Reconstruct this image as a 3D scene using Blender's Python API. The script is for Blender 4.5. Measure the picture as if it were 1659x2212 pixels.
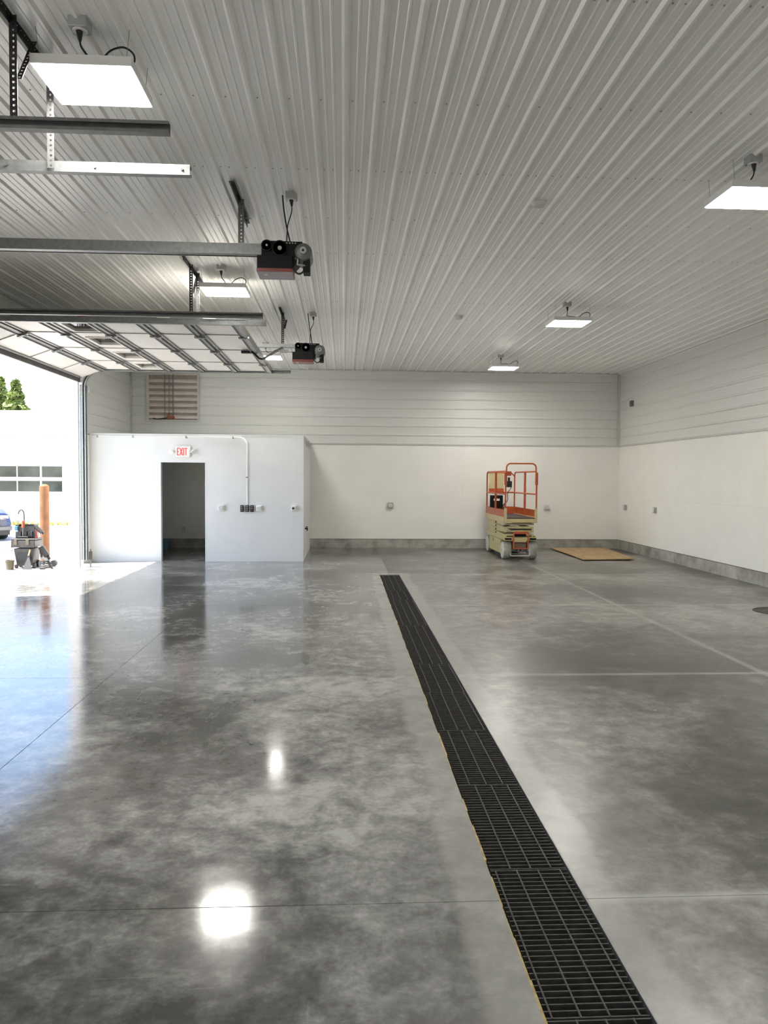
import bpy, math, random
from mathutils import Vector, Matrix
random.seed(7)
scene = bpy.context.scene
for o in list(bpy.data.objects):
    bpy.data.objects.remove(o)
C = scene.collection
PI = math.pi

# ------------------------------------------------------------------ camera
cam_data = bpy.data.cameras.new('camera')
cam = bpy.data.objects.new('camera', cam_data)
C.objects.link(cam)
cam_data.sensor_fit = 'HORIZONTAL'
cam_data.sensor_width = 36.0
cam_data.lens = 1633.7 / 1659.0 * 36.0
cam_data.clip_start = 0.05
cam_data.clip_end = 400
cam.matrix_world = (Matrix.Translation((0, 0, 1.7)) @ Matrix.Rotation(-0.0536, 4, 'Z')
                    @ Matrix.Rotation(PI / 2 - 0.0445, 4, 'X') @ Matrix.Rotation(0.0069, 4, 'Z'))
scene.camera = cam

# ------------------------------------------------------------------ sky, sun, exposure
SUN = Vector((0.46, 0.112, -1.0)).normalized()
world = bpy.data.worlds.new('world')
scene.world = world
world.use_nodes = True
wn = world.node_tree
wn.nodes.clear()
sky = wn.nodes.new('ShaderNodeTexSky')
sky.sky_type = 'NISHITA'
sky.sun_disc = False
sky.sun_elevation = math.asin(-SUN.z)
sky.sun_rotation = math.atan2(-SUN.x, -SUN.y)
sky.air_density = 1.0
sky.dust_density = 1.5
bg = wn.nodes.new('ShaderNodeBackground')
bg.inputs['Strength'].default_value = 0.35
wo = wn.nodes.new('ShaderNodeOutputWorld')
wn.links.new(sky.outputs[0], bg.inputs[0])
wn.links.new(bg.outputs[0], wo.inputs[0])

sun_data = bpy.data.lights.new('sun', 'SUN')
sun_data.energy = 13.0
sun_data.angle = 0.009
sun_data.color = (1.0, 0.95, 0.88)
sun = bpy.data.objects.new('sun', sun_data)
sun.rotation_euler = SUN.to_track_quat('-Z', 'Y').to_euler()
sun.location = (-20, -6, 30)
C.objects.link(sun)

LED = 37.0                       # radiance of the hanging LED panels

vs = scene.view_settings
vs.view_transform = 'Standard'
vs.look = 'None'
vs.exposure = 1.23
vs.gamma = 1.0
vs.use_curve_mapping = False

# ------------------------------------------------------------------ materials
MATS = {}


def nodes_of(name):
    m = bpy.data.materials.new(name)
    m.use_nodes = True
    nt = m.node_tree
    return m, nt, nt.nodes['Principled BSDF']


def N(nt, kind, **kw):
    n = nt.nodes.new(kind)
    for k, v in kw.items():
        if k in n.inputs:
            n.inputs[k].default_value = v
        else:
            setattr(n, k, v)
    return n


def ramp(nt, src, stops):
    r = nt.nodes.new('ShaderNodeValToRGB')
    e = r.color_ramp.elements
    while len(e) > 1:
        e.remove(e[-1])
    e[0].position = stops[0][0]
    e[0].color = stops[0][1]
    for p, c in stops[1:]:
        x = e.new(p)
        x.color = c
    nt.links.new(src, r.inputs[0])
    return r


def g(v):
    return (v, v, v, 1)


def mat(name, col, rough=0.5, metal=0.0, var=0.08, scale=6.0, bump=0.0, bscale=40.0, emit=None, estr=0.0, spec=0.5, stretch=None):
    """plain surface with a little procedural unevenness of colour and relief"""
    if name in MATS:
        return MATS[name]
    m, nt, b = nodes_of(name)
    b.inputs['Roughness'].default_value = rough
    b.inputs['Metallic'].default_value = metal
    b.inputs['Specular IOR Level'].default_value = spec
    geo = N(nt, 'ShaderNodeNewGeometry')
    src = geo.outputs['Position']
    if stretch:
        mp = N(nt, 'ShaderNodeMapping')
        mp.inputs['Scale'].default_value = stretch
        nt.links.new(src, mp.inputs[0])
        src = mp.outputs[0]
    if var:
        n = N(nt, 'ShaderNodeTexNoise', Scale=scale, Detail=4.0)
        nt.links.new(src, n.inputs['Vector'])
        lo = tuple(max(0, c * (1 - var)) for c in col[:3]) + (1,)
        hi = tuple(min(1, c * (1 + var)) for c in col[:3]) + (1,)
        r = ramp(nt, n.outputs['Fac'], [(0.3, lo), (0.7, hi)])
        nt.links.new(r.outputs[0], b.inputs['Base Color'])
    else:
        b.inputs['Base Color'].default_value = tuple(col[:3]) + (1,)
    if bump:
        n2 = N(nt, 'ShaderNodeTexNoise', Scale=bscale, Detail=3.0)
        nt.links.new(src, n2.inputs['Vector'])
        bp = N(nt, 'ShaderNodeBump', Strength=bump, Distance=0.01)
        nt.links.new(n2.outputs['Fac'], bp.inputs['Height'])
        nt.links.new(bp.outputs[0], b.inputs['Normal'])
    if emit:
        b.inputs['Emission Color'].default_value = tuple(emit[:3]) + (1,)
        b.inputs['Emission Strength'].default_value = estr
    MATS[name] = m
    return m


GX0, GX1, GY1 = 0.64, 0.988, 13.25       # the drain slot


def floor_material():
    m, nt, b = nodes_of('polished_concrete')
    L = nt.links.new
    geo = N(nt, 'ShaderNodeNewGeometry')
    pos = geo.outputs['Position']
    sep = N(nt, 'ShaderNodeSeparateXYZ')
    L(pos, sep.inputs[0])

    def noise(scale, detail=5.0, dist=0.0, rough=0.55, off=(0, 0, 0), st=(1, 1, 1)):
        mp = N(nt, 'ShaderNodeMapping')
        mp.inputs['Location'].default_value = off
        mp.inputs['Scale'].default_value = st
        L(pos, mp.inputs[0])
        n = N(nt, 'ShaderNodeTexNoise', Scale=scale, Detail=detail, Distortion=dist, Roughness=rough)
        L(mp.outputs[0], n.inputs['Vector'])
        return n.outputs['Fac']

    def math_(op, a, bb, clamp=False):
        n = N(nt, 'ShaderNodeMath', operation=op, use_clamp=clamp)
        for i, v in enumerate((a, bb)):
            if isinstance(v, (int, float)):
                n.inputs[i].default_value = v
            else:
                L(v, n.inputs[i])
        return n.outputs[0]

    def mix(f, a, bb):
        n = N(nt, 'ShaderNodeMix', data_type='RGBA')
        L(f, n.inputs[0]) if not isinstance(f, float) else setattr(n.inputs[0], 'default_value', f)
        for i, v in ((6, a), (7, bb)):
            if isinstance(v, tuple):
                n.inputs[i].default_value = v
            else:
                L(v, n.inputs[i])
        return n.outputs[2]
    big = noise(0.42, 4.0, 0.4, 0.5, (3.1, 1.7, 0))
    mid = noise(1.3, 8.0, 0.9, 0.62, (0.4, 8.0, 0))
    fine = noise(7.0, 8.0, 0.3, 0.65)
    speck = noise(34.0, 3.0, 0.0, 0.6)
    s = math_('ADD', math_('MULTIPLY', big, 0.95), math_('MULTIPLY', mid, 0.75))
    s = math_('ADD', s, math_('MULTIPLY', fine, 0.66))
    s = math_('ADD', s, math_('MULTIPLY', speck, 0.24))
    sc = math_('MULTIPLY', s, 0.5)
    base = ramp(nt, sc, [(0.535, (0.052, 0.0515, 0.047, 1)), (0.605, (0.100, 0.099, 0.093, 1)), (0.65, (0.158, 0.157, 0.150, 1)),
                         (0.70, (0.25, 0.249, 0.24, 1)), (0.765, (0.40, 0.398, 0.385, 1))])
    # the bay right of the drain cured darker and browner
    col = base.outputs[0]
    rb = math_('GREATER_THAN', sep.outputs[0], (GX0 + GX1) / 2)
    dk = N(nt, 'ShaderNodeMix', data_type='RGBA', blend_type='MULTIPLY')
    L(rb, dk.inputs[0])
    L(col, dk.inputs[6])
    dk.inputs[7].default_value = (0.80, 0.785, 0.745, 1)
    col = dk.outputs[2]
    # pale powdery laitance trowelled along both sides of the drain
    x = sep.outputs[0]
    y = sep.outputs[1]
    d = math_('ABSOLUTE', math_('SUBTRACT', x, (GX0 + GX1) / 2), 0)
    dn = math_('ADD', d, math_('MULTIPLY', math_('SUBTRACT', mid, 0.5), 0.22))
    ap = N(nt, 'ShaderNodeMapRange', interpolation_type='SMOOTHSTEP')
    L(dn, ap.inputs[0])
    for i, v in ((1, 0.30), (2, 0.40), (3, 0.75), (4, 0.0)):
        ap.inputs[i].default_value = v
    halo = N(nt, 'ShaderNodeMapRange', interpolation_type='SMOOTHSTEP')
    dn2 = math_('ADD', d, math_('MULTIPLY', math_('SUBTRACT', big, 0.5), 1.2))
    L(dn2, halo.inputs[0])
    for i, v in ((1, 0.3), (2, 1.1), (3, 0.30), (4, 0.0)):
        halo.inputs[i].default_value = v
    endm = math_('LESS_THAN', y, GY1 + 0.25)
    f1 = math_('MULTIPLY', math_('MAXIMUM', ap.outputs[0], halo.outputs[0]), endm)
    col = mix(f1, col, mix(fine, (0.26, 0.255, 0.235, 1), (0.40, 0.395, 0.375, 1)))
    # pale dusty fringe beside the saw cuts right of the drain
    right = math_('GREATER_THAN', x, 1.0)
    for src, jx, msk in ((x, 3.72, None), (y, 6.44, right), (y, 10.04, right), (y, 13.3, right), (y, 2.95, right)):
        dj = math_('ABSOLUTE', math_('SUBTRACT', src, jx), 0)
        mr = N(nt, 'ShaderNodeMapRange')
        L(dj, mr.inputs[0])
        for i, v in ((1, 0.0), (2, 0.05), (3, 1.1), (4, 0.0)):
            mr.inputs[i].default_value = v
        fj = math_('MULTIPLY', mr.outputs[0], mid)
        if msk is not None:
            fj = math_('MULTIPLY', fj, msk)
        col = mix(fj, col, (0.46, 0.46, 0.44, 1))
    # scattered white droppings of plaster
    vo = N(nt, 'ShaderNodeTexVoronoi', Scale=1.15, Randomness=1.0)
    L(pos, vo.inputs['Vector'])
    sp = math_('LESS_THAN', vo.outputs['Distance'], 0.022)
    col = mix(math_('MULTIPLY', sp, 0.55), col, (0.5, 0.5, 0.46, 1))
    # long fine scratches left by dragged gear
    for rz, sc_, of in ((0.5, (1.1, 26.0, 1.0), 4.0), (-0.9, (22.0, 0.9, 1.0), 9.0)):
        mp = N(nt, 'ShaderNodeMapping')
        mp.inputs['Rotation'].default_value = (0, 0, rz)
        mp.inputs['Scale'].default_value = sc_
        mp.inputs['Location'].default_value = (of, of, 0)
        L(pos, mp.inputs[0])
        n = N(nt, 'ShaderNodeTexNoise', Scale=1.6, Detail=2.0)
        L(mp.outputs[0], n.inputs['Vector'])
        mr = N(nt, 'ShaderNodeMapRange')
        L(n.outputs['Fac'], mr.inputs[0])
        for i, v in ((1, 0.70), (2, 0.80), (3, 0.0), (4, 0.30)):
            mr.inputs[i].default_value = v
        col = mix(mr.outputs[0], col, (0.40, 0.395, 0.38, 1))
    L(col, b.inputs['Base Color'])
    # gloss: burnished left of the drain, duller right of it
    side = math_('GREATER_THAN', x, (GX0 + GX1) / 2)
    rr = N(nt, 'ShaderNodeMapRange')
    L(mid, rr.inputs[0])
    for i, v in ((1, 0.3), (2, 0.75), (3, 0.09), (4, 0.19)):
        rr.inputs[i].default_value = v
    rl = math_('ADD', rr.outputs[0], math_('MULTIPLY', f1, 0.05))
    rgt = math_('ADD', math_('MULTIPLY', rl, 0.25), 0.253)
    rough = math_('ADD', math_('MULTIPLY', rl, math_('SUBTRACT', 1.0, side)), math_('MULTIPLY', rgt, side))
    L(rough, b.inputs['Roughness'])
    b.inputs['IOR'].default_value = 1.55
    wav = noise(2.6, 2.0, 0.2, 0.4, st=(0.6, 1.0, 1))
    h = math_('ADD', math_('MULTIPLY', wav, 0.5), math_('MULTIPLY', fine, 0.10))
    bp = N(nt, 'ShaderNodeBump', Strength=0.22, Distance=0.012)
    L(h, bp.inputs['Height'])
    L(bp.outputs[0], b.inputs['Normal'])
    return m


def steel_panel_material(name, col, rough, axis):
    """painted roll-formed sheet with slight oil-canning along its length"""
    m, nt, b = nodes_of(name)
    L = nt.links.new
    geo = N(nt, 'ShaderNodeNewGeometry')
    mp = N(nt, 'ShaderNodeMapping')
    mp.inputs['Scale'].default_value = (1.6, 0.45, 1.6) if axis == 'Y' else (0.4, 0.4, 2.0)
    L(geo.outputs['Position'], mp.inputs[0])
    n = N(nt, 'ShaderNodeTexNoise', Scale=1.6, Detail=2.0)
    L(mp.outputs[0], n.inputs['Vector'])
    bp = N(nt, 'ShaderNodeBump', Strength=0.25, Distance=0.02)
    L(n.outputs['Fac'], bp.inputs['Height'])
    L(bp.outputs[0], b.inputs['Normal'])
    b.inputs['Base Color'].default_value = col
    b.inputs['Roughness'].default_value = rough
    b.inputs['Specular IOR Level'].default_value = 0.6
    return m


def wood_material():
    m, nt, b = nodes_of('plywood_veneer')
    L = nt.links.new
    geo = N(nt, 'ShaderNodeNewGeometry')
    mp = N(nt, 'ShaderNodeMapping')
    mp.inputs['Scale'].default_value = (9.0, 0.8, 9.0)
    L(geo.outputs['Position'], mp.inputs[0])
    n = N(nt, 'ShaderNodeTexNoise', Scale=2.0, Detail=6.0, Distortion=0.6)
    L(mp.outputs[0], n.inputs['Vector'])
    r = ramp(nt, n.outputs['Fac'], [(0.3, (0.30, 0.19, 0.085, 1)), (0.55, (0.45, 0.31, 0.155, 1)), (0.75, (0.55, 0.41, 0.23, 1))])
    L(r.outputs[0], b.inputs['Base Color'])
    b.inputs['Roughness'].default_value = 0.6
    return m


def curb_material():
    m, nt, b = nodes_of('rough_concrete')
    L = nt.links.new
    geo = N(nt, 'ShaderNodeNewGeometry')
    n = N(nt, 'ShaderNodeTexNoise', Scale=3.0, Detail=8.0, Roughness=0.65)
    L(geo.outputs['Position'], n.inputs['Vector'])
    r = ramp(nt, n.outputs['Fac'], [(0.3, (0.20, 0.19, 0.165, 1)), (0.5, (0.36, 0.35, 0.315, 1)), (0.72, (0.50, 0.485, 0.445, 1))])
    L(r.outputs[0], b.inputs['Base Color'])
    b.inputs['Roughness'].default_value = 0.85
    n2 = N(nt, 'ShaderNodeTexNoise', Scale=30.0, Detail=4.0)
    L(geo.outputs['Position'], n2.inputs['Vector'])
    bp = N(nt, 'ShaderNodeBump', Strength=0.4, Distance=0.01)
    L(n2.outputs['Fac'], bp.inputs['Height'])
    L(bp.outputs[0], b.inputs['Normal'])
    return m


def glass_material(name, tint, transp):
    m = bpy.data.materials.new(name)
    m.use_nodes = True
    nt = m.node_tree
    nt.nodes.clear()
    out = nt.nodes.new('ShaderNodeOutputMaterial')
    tr = N(nt, 'ShaderNodeBsdfTransparent', Color=tint)
    gl = N(nt, 'ShaderNodeBsdfGlossy', Roughness=0.03)
    fr = N(nt, 'ShaderNodeFresnel', IOR=1.45)
    mx = nt.nodes.new('ShaderNodeMixShader')
    nt.links.new(fr.outputs[0], mx.inputs[0])
    nt.links.new(tr.outputs[0], mx.inputs[1])
    nt.links.new(gl.outputs[0], mx.inputs[2])
    nt.links.new(mx.outputs[0], out.inputs[0])
    return m


M_FLOOR = floor_material()
M_CEIL = steel_panel_material('white_ceiling_steel', (0.87, 0.875, 0.855, 1), 0.28, 'Y')
M_SIDE = steel_panel_material('white_siding_steel', (0.68, 0.69, 0.66, 1), 0.36, 'X')
M_CURB = curb_material()
M_WOOD = wood_material()
M_GLASS = glass_material('window_glass', (0.75, 0.72, 0.66, 1), 0.7)
M_WALL = mat('white_wall_panel', (0.86, 0.845, 0.80), 0.42, var=0.025, scale=2.0, bump=0.05, bscale=60)
M_PART = mat('white_painted_board', (0.74, 0.745, 0.74), 0.5, var=0.02, scale=3.0, bump=0.12, bscale=90)
M_TRIM = mat('grey_white_trim', (0.55, 0.555, 0.53), 0.35, var=0.03)
M_GALV = mat('galvanised_steel', (0.28, 0.29, 0.29), 0.45, metal=0.8, var=0.15, scale=25)
M_GALVD = mat('dull_grey_steel', (0.20, 0.20, 0.20), 0.45, metal=0.6, var=0.15, scale=20)
M_DARKST = mat('dark_perforated_steel', (0.045, 0.043, 0.042), 0.45, metal=0.5, var=0.2, scale=20)
M_GRATE = mat('weathered_grate_steel', (0.062, 0.060, 0.055), 0.5, metal=0.5, var=0.3, scale=30)
M_TRENCH = mat('black_trench_wall', (0.004, 0.004, 0.0035), 0.9, var=0.3)
M_EDGE = mat('tan_form_edge', (0.40, 0.30, 0.13), 0.8, var=0.35, scale=20, bump=0.5, bscale=50)
M_BLACK = mat('black_powder_coat', (0.008, 0.0075, 0.0075), 0.55, var=0.2, spec=0.2)
M_BLKPL = mat('black_plastic', (0.013, 0.013, 0.013), 0.5, var=0.2)
M_RED = mat('dark_red_paint', (0.20, 0.022, 0.015), 0.35, var=0.1)
M_MAUVE = mat('mauve_grey_cover', (0.42, 0.36, 0.40), 0.4, var=0.05)
M_MOTOR = mat('cast_grey_motor', (0.16, 0.165, 0.16), 0.45, metal=0.4, var=0.15)
M_ORANGE = mat('orange_rail_paint', (0.50, 0.095, 0.028), 0.42, var=0.12, scale=9)
M_CREAM = mat('cream_machine_paint', (0.58, 0.49, 0.26), 0.45, var=0.10, scale=7)
M_TYRE = mat('grey_solid_tyre', (0.34, 0.33, 0.29), 0.75, var=0.15, scale=15)
M_RIM = mat('pale_wheel_rim', (0.62, 0.60, 0.52), 0.6, var=0.08)
M_WHITEP = mat('white_plastic', (0.80, 0.80, 0.78), 0.4, var=0.02)
M_GREYBOX = mat('grey_box_enamel', (0.42, 0.42, 0.41), 0.4, metal=0.3, var=0.06)
M_BROWNBX = mat('brown_weatherproof_box', (0.17, 0.13, 0.10), 0.5, var=0.1)
M_DOOR = mat('white_door_skin', (0.76, 0.74, 0.70), 0.40, var=0.04, scale=3)
M_RAIL = mat('grey_door_rail', (0.36, 0.36, 0.35), 0.42, metal=0.4, var=0.1)
M_SEAL = mat('grey_rubber_seal', (0.13, 0.125, 0.12), 0.6, var=0.15)
M_DIFF = mat('lamp_diffuser', (0.9, 0.9, 0.88), 0.4, var=0, emit=(1.0, 0.965, 0.90), estr=LED)
M_SIGNRED = mat('exit_letter_red', (0.75, 0.06, 0.06), 0.4, var=0, emit=(1.0, 0.08, 0.08), estr=0.12)
M_SIGNBG = mat('exit_face_white', (0.85, 0.82, 0.80), 0.4, var=0, emit=(1.0, 0.6, 0.58), estr=0.06)
M_GROUND = mat('bright_yard_concrete', (0.36, 0.345, 0.32), 0.9, var=0.12, scale=1.5, bump=0.1)
M_STUCCO = mat('white_stucco', (0.82, 0.80, 0.77), 0.8, var=0.03, scale=2)
M_TANTRIM = mat('tan_wood_trim', (0.50, 0.38, 0.26), 0.7, var=0.1)
M_PANE = mat('dark_window_pane', (0.045, 0.05, 0.042), 0.08, var=0.5, scale=1.2)
M_RUST = mat('rusty_orange_pipe', (0.15, 0.062, 0.02), 0.75, var=0.3, scale=5, bump=0.3, bscale=30)
M_CARBLUE = mat('blue_car_paint', (0.045, 0.06, 0.13), 0.22, metal=0.3, var=0.03)
M_CHROME = mat('bright_chrome', (0.12, 0.12, 0.125), 0.3, metal=0.6, var=0.0)
M_TAN = mat('tan_bucket_plastic', (0.09, 0.072, 0.042), 0.6, var=0.1)
M_TOOLGREY = mat('grey_tool_plastic', (0.030, 0.028, 0.025), 0.5, var=0.15, scale=12)
M_TOOLBLUE = mat('bright_blue_plastic', (0.03, 0.13, 0.22), 0.4, var=0.05)
M_TOOLORG = mat('orange_tool_plastic', (0.30, 0.06, 0.02), 0.4, var=0.05)
M_STEELT = mat('bare_tool_steel', (0.25, 0.24, 0.23), 0.3, metal=0.9, var=0.1)
M_BUCKET = mat('pale_blue_bucket', (0.16, 0.29, 0.36), 0.5, var=0.06)
M_LEAF = mat('conifer_needles', (0.16, 0.20, 0.045), 0.8, var=0.5, scale=2.5)
M_BARK = mat('bark_brown', (0.12, 0.085, 0.05), 0.9, var=0.2)
M_GRASS = mat('dry_yellow_grass', (0.38, 0.34, 0.10), 0.9, var=0.3)
M_LOUVRE = mat('louvre_blade_aluminium', (0.74, 0.68, 0.61), 0.38, metal=0.25, var=0.08, scale=8)
M_STICKW = mat('white_sticker', (0.82, 0.80, 0.74), 0.5, var=0.02)
M_STICKR = mat('red_sticker', (0.42, 0.035, 0.03), 0.5, var=0.05)
M_IRON = mat('cast_iron_cover', (0.075, 0.072, 0.062), 0.6, metal=0.4, var=0.25, scale=20)
M_JOINT = mat('dusty_joint_filler', (0.33, 0.33, 0.31), 0.85, var=0.35, scale=3)
M_BRASS = mat('copper_actuator', (0.28, 0.085, 0.035), 0.5, var=0.2)
M_SMOKED = mat('clear_grey_plastic', (0.62, 0.62, 0.60), 0.3, var=0.03)

# ------------------------------------------------------------------ mesh builder
ORG = {}          # absolute origin of every object built


class B:
    def __init__(s):
        s.v = []
        s.f = []

    def add(s, vs, fs):
        n = len(s.v)
        s.v += [tuple(p) for p in vs]
        s.f += [tuple(i + n for i in f) for f in fs]
        return s

    def box(s, x0, x1, y0, y1, z0, z1):
        return s.add([(x0, y0, z0), (x1, y0, z0), (x1, y1, z0), (x0, y1, z0), (x0, y0, z1), (x1, y0, z1), (x1, y1, z1), (x0, y1, z1)],
                     [(0, 3, 2, 1), (4, 5, 6, 7), (0, 1, 5, 4), (1, 2, 6, 5), (2, 3, 7, 6), (3, 0, 4, 7)])

    def cbox(s, c, sz, rot=None):
        R = rot if rot is not None else Matrix.Identity(3)
        vs = []
        for dz in (-1, 1):
            for dx, dy in ((-1, -1), (1, -1), (1, 1), (-1, 1)):
                p = R @ Vector((dx * sz[0] / 2, dy * sz[1] / 2, dz * sz[2] / 2))
                vs.append((c[0] + p.x, c[1] + p.y, c[2] + p.z))
        return s.add(vs, [(0, 3, 2, 1), (4, 5, 6, 7), (0, 1, 5, 4), (1, 2, 6, 5), (2, 3, 7, 6), (3, 0, 4, 7)])

    def bar(s, p0, p1, w, h, up=(0, 0, 1)):
        """rectangular bar from p0 to p1"""
        p0 = Vector(p0); p1 = Vector(p1)
        d = (p1 - p0)
        L = d.length
        d.normalize()
        upv = Vector(up)
        if abs(d.dot(upv)) > 0.98:
            upv = Vector((0, 1, 0))
        a = d.cross(upv).normalized()
        u = a.cross(d)
        vs = []
        for p in (p0, p1):
            for i, j in ((-1, -1), (1, -1), (1, 1), (-1, 1)):
                vs.append(p + a * (i * w / 2) + u * (j * h / 2))
        return s.add(vs, [(0, 1, 2, 3), (7, 6, 5, 4), (0, 4, 5, 1), (1, 5, 6, 2), (2, 6, 7, 3), (3, 7, 4, 0)])

    def cyl(s, p0, p1, r, n=16, r2=None, cap=True):
        p0 = Vector(p0); p1 = Vector(p1)
        r2 = r if r2 is None else r2
        d = (p1 - p0).normalized()
        t = Vector((0, 0, 1)) if abs(d.z) < 0.9 else Vector((1, 0, 0))
        a = d.cross(t).normalized()
        b = d.cross(a)
        vs = []
        for p, q in ((p0, r), (p1, r2)):
            for i in range(n):
                an = 2 * PI * i / n
                vs.append(p + a * (q * math.cos(an)) + b * (q * math.sin(an)))
        fs = [(i, (i + 1) % n, n + (i + 1) % n, n + i) for i in range(n)]
        if cap:
            fs += [tuple(range(n - 1, -1, -1)), tuple(range(n, 2 * n))]
        return s.add(vs, fs)

    def tube(s, pts, r, n=8):
        P = [Vector(p) for p in pts]
        vs = []
        prev = None
        for i, p in enumerate(P):
            d = (P[min(i + 1, len(P) - 1)] - P[max(i - 1, 0)]).normalized()
            if prev is None:
                t = Vector((0, 0, 1)) if abs(d.z) < 0.9 else Vector((1, 0, 0))
                a = d.cross(t).normalized()
            else:
                a = (prev - d * prev.dot(d)).normalized()
            prev = a
            b = d.cross(a)
            for k in range(n):
                an = 2 * PI * k / n
                vs.append(p + a * (r * math.cos(an)) + b * (r * math.sin(an)))
        fs = []
        for i in range(len(P) - 1):
            for k in range(n):
                fs.append((i * n + k, i * n + (k + 1) % n, (i + 1) * n + (k + 1) % n, (i + 1) * n + k))
        fs += [tuple(range(n - 1, -1, -1)), tuple(range((len(P) - 1) * n, len(P) * n))]
        return s.add(vs, fs)

    def lathe(s, c, prof, n=24, axis='Z'):
        """prof: list of (radius, height)"""
        vs = []
        for r, h in prof:
            for k in range(n):
                an = 2 * PI * k / n
                ca, sa = r * math.cos(an), r * math.sin(an)
                if axis == 'Z':
                    vs.append((c[0] + ca, c[1] + sa, c[2] + h))
                elif axis == 'Y':
                    vs.append((c[0] + ca, c[1] + h, c[2] + sa))
                else:
                    vs.append((c[0] + h, c[1] + ca, c[2] + sa))
        fs = []
        for i in range(len(prof) - 1):
            for k in range(n):
                fs.append((i * n + k, i * n + (k + 1) % n, (i + 1) * n + (k + 1) % n, (i + 1) * n + k))
        if prof[0][0] > 1e-5:
            fs.append(tuple(range(n - 1, -1, -1)))
        if prof[-1][0] > 1e-5:
            fs.append(tuple(range((len(prof) - 1) * n, len(prof) * n)))
        return s.add(vs, fs)

    def sweep(s, frames, prof, closed=True):
        """frames: list of (origin, axis_a, axis_b); prof: list of (a, b)"""
        n = len(prof)
        vs = []
        for o, a, b in frames:
            for pa, pb in prof:
                vs.append(Vector(o) + Vector(a) * pa + Vector(b) * pb)
        fs = []
        m = n if closed else n - 1
        for i in range(len(frames) - 1):
            for k in range(m):
                fs.append((i * n + k, i * n + (k + 1) % n, (i + 1) * n + (k + 1) % n, (i + 1) * n + k))
        if closed:
            fs += [tuple(range(n - 1, -1, -1)), tuple(range((len(frames) - 1) * n, len(frames) * n))]
        return s.add(vs, fs)

    def perforated(s, o, along, across, nrm, L, w, t, pitch, r):
        """flat strip with a row of real holes"""
        o = Vector(o); A = Vector(along); W = Vector(across); Nn = Vector(nrm)
        k = max(1, int(round(L / pitch)))
        pt = L / k
        for i in range(k):
            c = o + A * (pt * (i + 0.5))
            outer = [(1, 0), (1, 1), (0, 1), (-1, 1), (-1, 0), (-1, -1), (0, -1), (1, -1)]
            vs = []
            for side in (0, 1):
                for a, b in outer:
                    vs.append(c + A * (a * pt / 2) + W * (b * w / 2) + Nn * (t * side))
                for q in range(8):
                    an = q * PI / 4
                    vs.append(c + A * (r * math.cos(an)) + W * (r * math.sin(an)) + Nn * (t * side))
            fs = []
            for q in range(8):
                q2 = (q + 1) % 8
                fs.append((q, q2, 8 + q2, 8 + q))
                fs.append((16 + q, 24 + q, 24 + q2, 16 + q2))
                fs.append((8 + q, 8 + q2, 24 + q2, 24 + q))
                fs.append((q, 16 + q, 16 + q2, q2))
            s.add(vs, fs)
        return s

    def build(s, name, material, parent=None, smooth=False, bevel=0.0, origin=None):
        if parent is not None:
            og = ORG[parent.name]
        elif origin is not None:
            og = Vector(origin)
        else:
            xs = [p[0] for p in s.v]; ys = [p[1] for p in s.v]; zs = [p[2] for p in s.v]
            og = Vector(((min(xs) + max(xs)) / 2, (min(ys) + max(ys)) / 2, min(zs)))
        me = bpy.data.meshes.new(name)
        me.from_pydata([(p[0] - og.x, p[1] - og.y, p[2] - og.z) for p in s.v], [], s.f)
        me.update()
        me.materials.append(material)
        if smooth:
            me.polygons.foreach_set('use_smooth', [True] * len(me.polygons))
            me.update()
            try:
                me.set_sharp_from_angle(angle=math.radians(40))
            except Exception:
                pass
        o = bpy.data.objects.new(name, me)
        C.objects.link(o)
        if parent is not None:
            o.parent = parent
        else:
            o.location = og
        ORG[o.name] = og.copy()
        if bevel:
            md = o.modifiers.new('bevel', 'BEVEL')
            md.width = bevel
            md.segments = 2
            md.limit_method = 'ANGLE'
        return o


def tag(o, label=None, cat=None, group=None, kind=None):
    if label: o['label'] = label
    if cat: o['category'] = cat
    if group: o['group'] = group
    if kind: o['kind'] = kind
    return o


def thing(name, label, cat, loc, group=None):
    o = bpy.data.objects.new(name, None)
    o.empty_display_size = 0.1
    o.location = loc
    C.objects.link(o)
    ORG[o.name] = Vector(loc)
    return tag(o, label, cat, group)


def struct(name, label=None, loc=(0, 0, 0)):
    o = bpy.data.objects.new(name, None)
    o.location = loc
    C.objects.link(o)
    ORG[o.name] = Vector(loc)
    return tag(o, label, None, None, 'structure')


def copy_tree(o, parent=None, loc=None):
    c = o.copy()
    C.objects.link(c)
    if parent is not None:
        c.parent = parent
    if loc is not None:
        c.location = loc
    for ch in o.children:
        copy_tree(ch, c)
    return c


def share(o, parent, loc):
    c = o.copy()
    C.objects.link(c)
    c.parent = parent
    c.location = loc
    return c


def smooth_path(pts, k=4):
    P = [Vector(p) for p in pts]
    out = []
    for i in range(len(P) - 1):
        p0, p1, p2, p3 = P[max(i - 1, 0)], P[i], P[i + 1], P[min(i + 2, len(P) - 1)]
        for j in range(k):
            t_ = j / k
            out.append(0.5 * ((2 * p1) + (p2 - p0) * t_ + (2 * p0 - 5 * p1 + 4 * p2 - p3) * t_ ** 2 + (3 * p1 - p0 - 3 * p2 + p3) * t_ ** 3))
    out.append(P[-1])
    return out


def arc(c, r, a0, a1, n, plane='XZ', k=0.0):
    out = []
    for i in range(n + 1):
        a = a0 + (a1 - a0) * i / n
        p, q = c[0] + r * math.cos(a), c[1] + r * math.sin(a)
        out.append((p, k, q) if plane == 'XZ' else ((k, p, q) if plane == 'YZ' else (p, q, k)))
    return out


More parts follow.
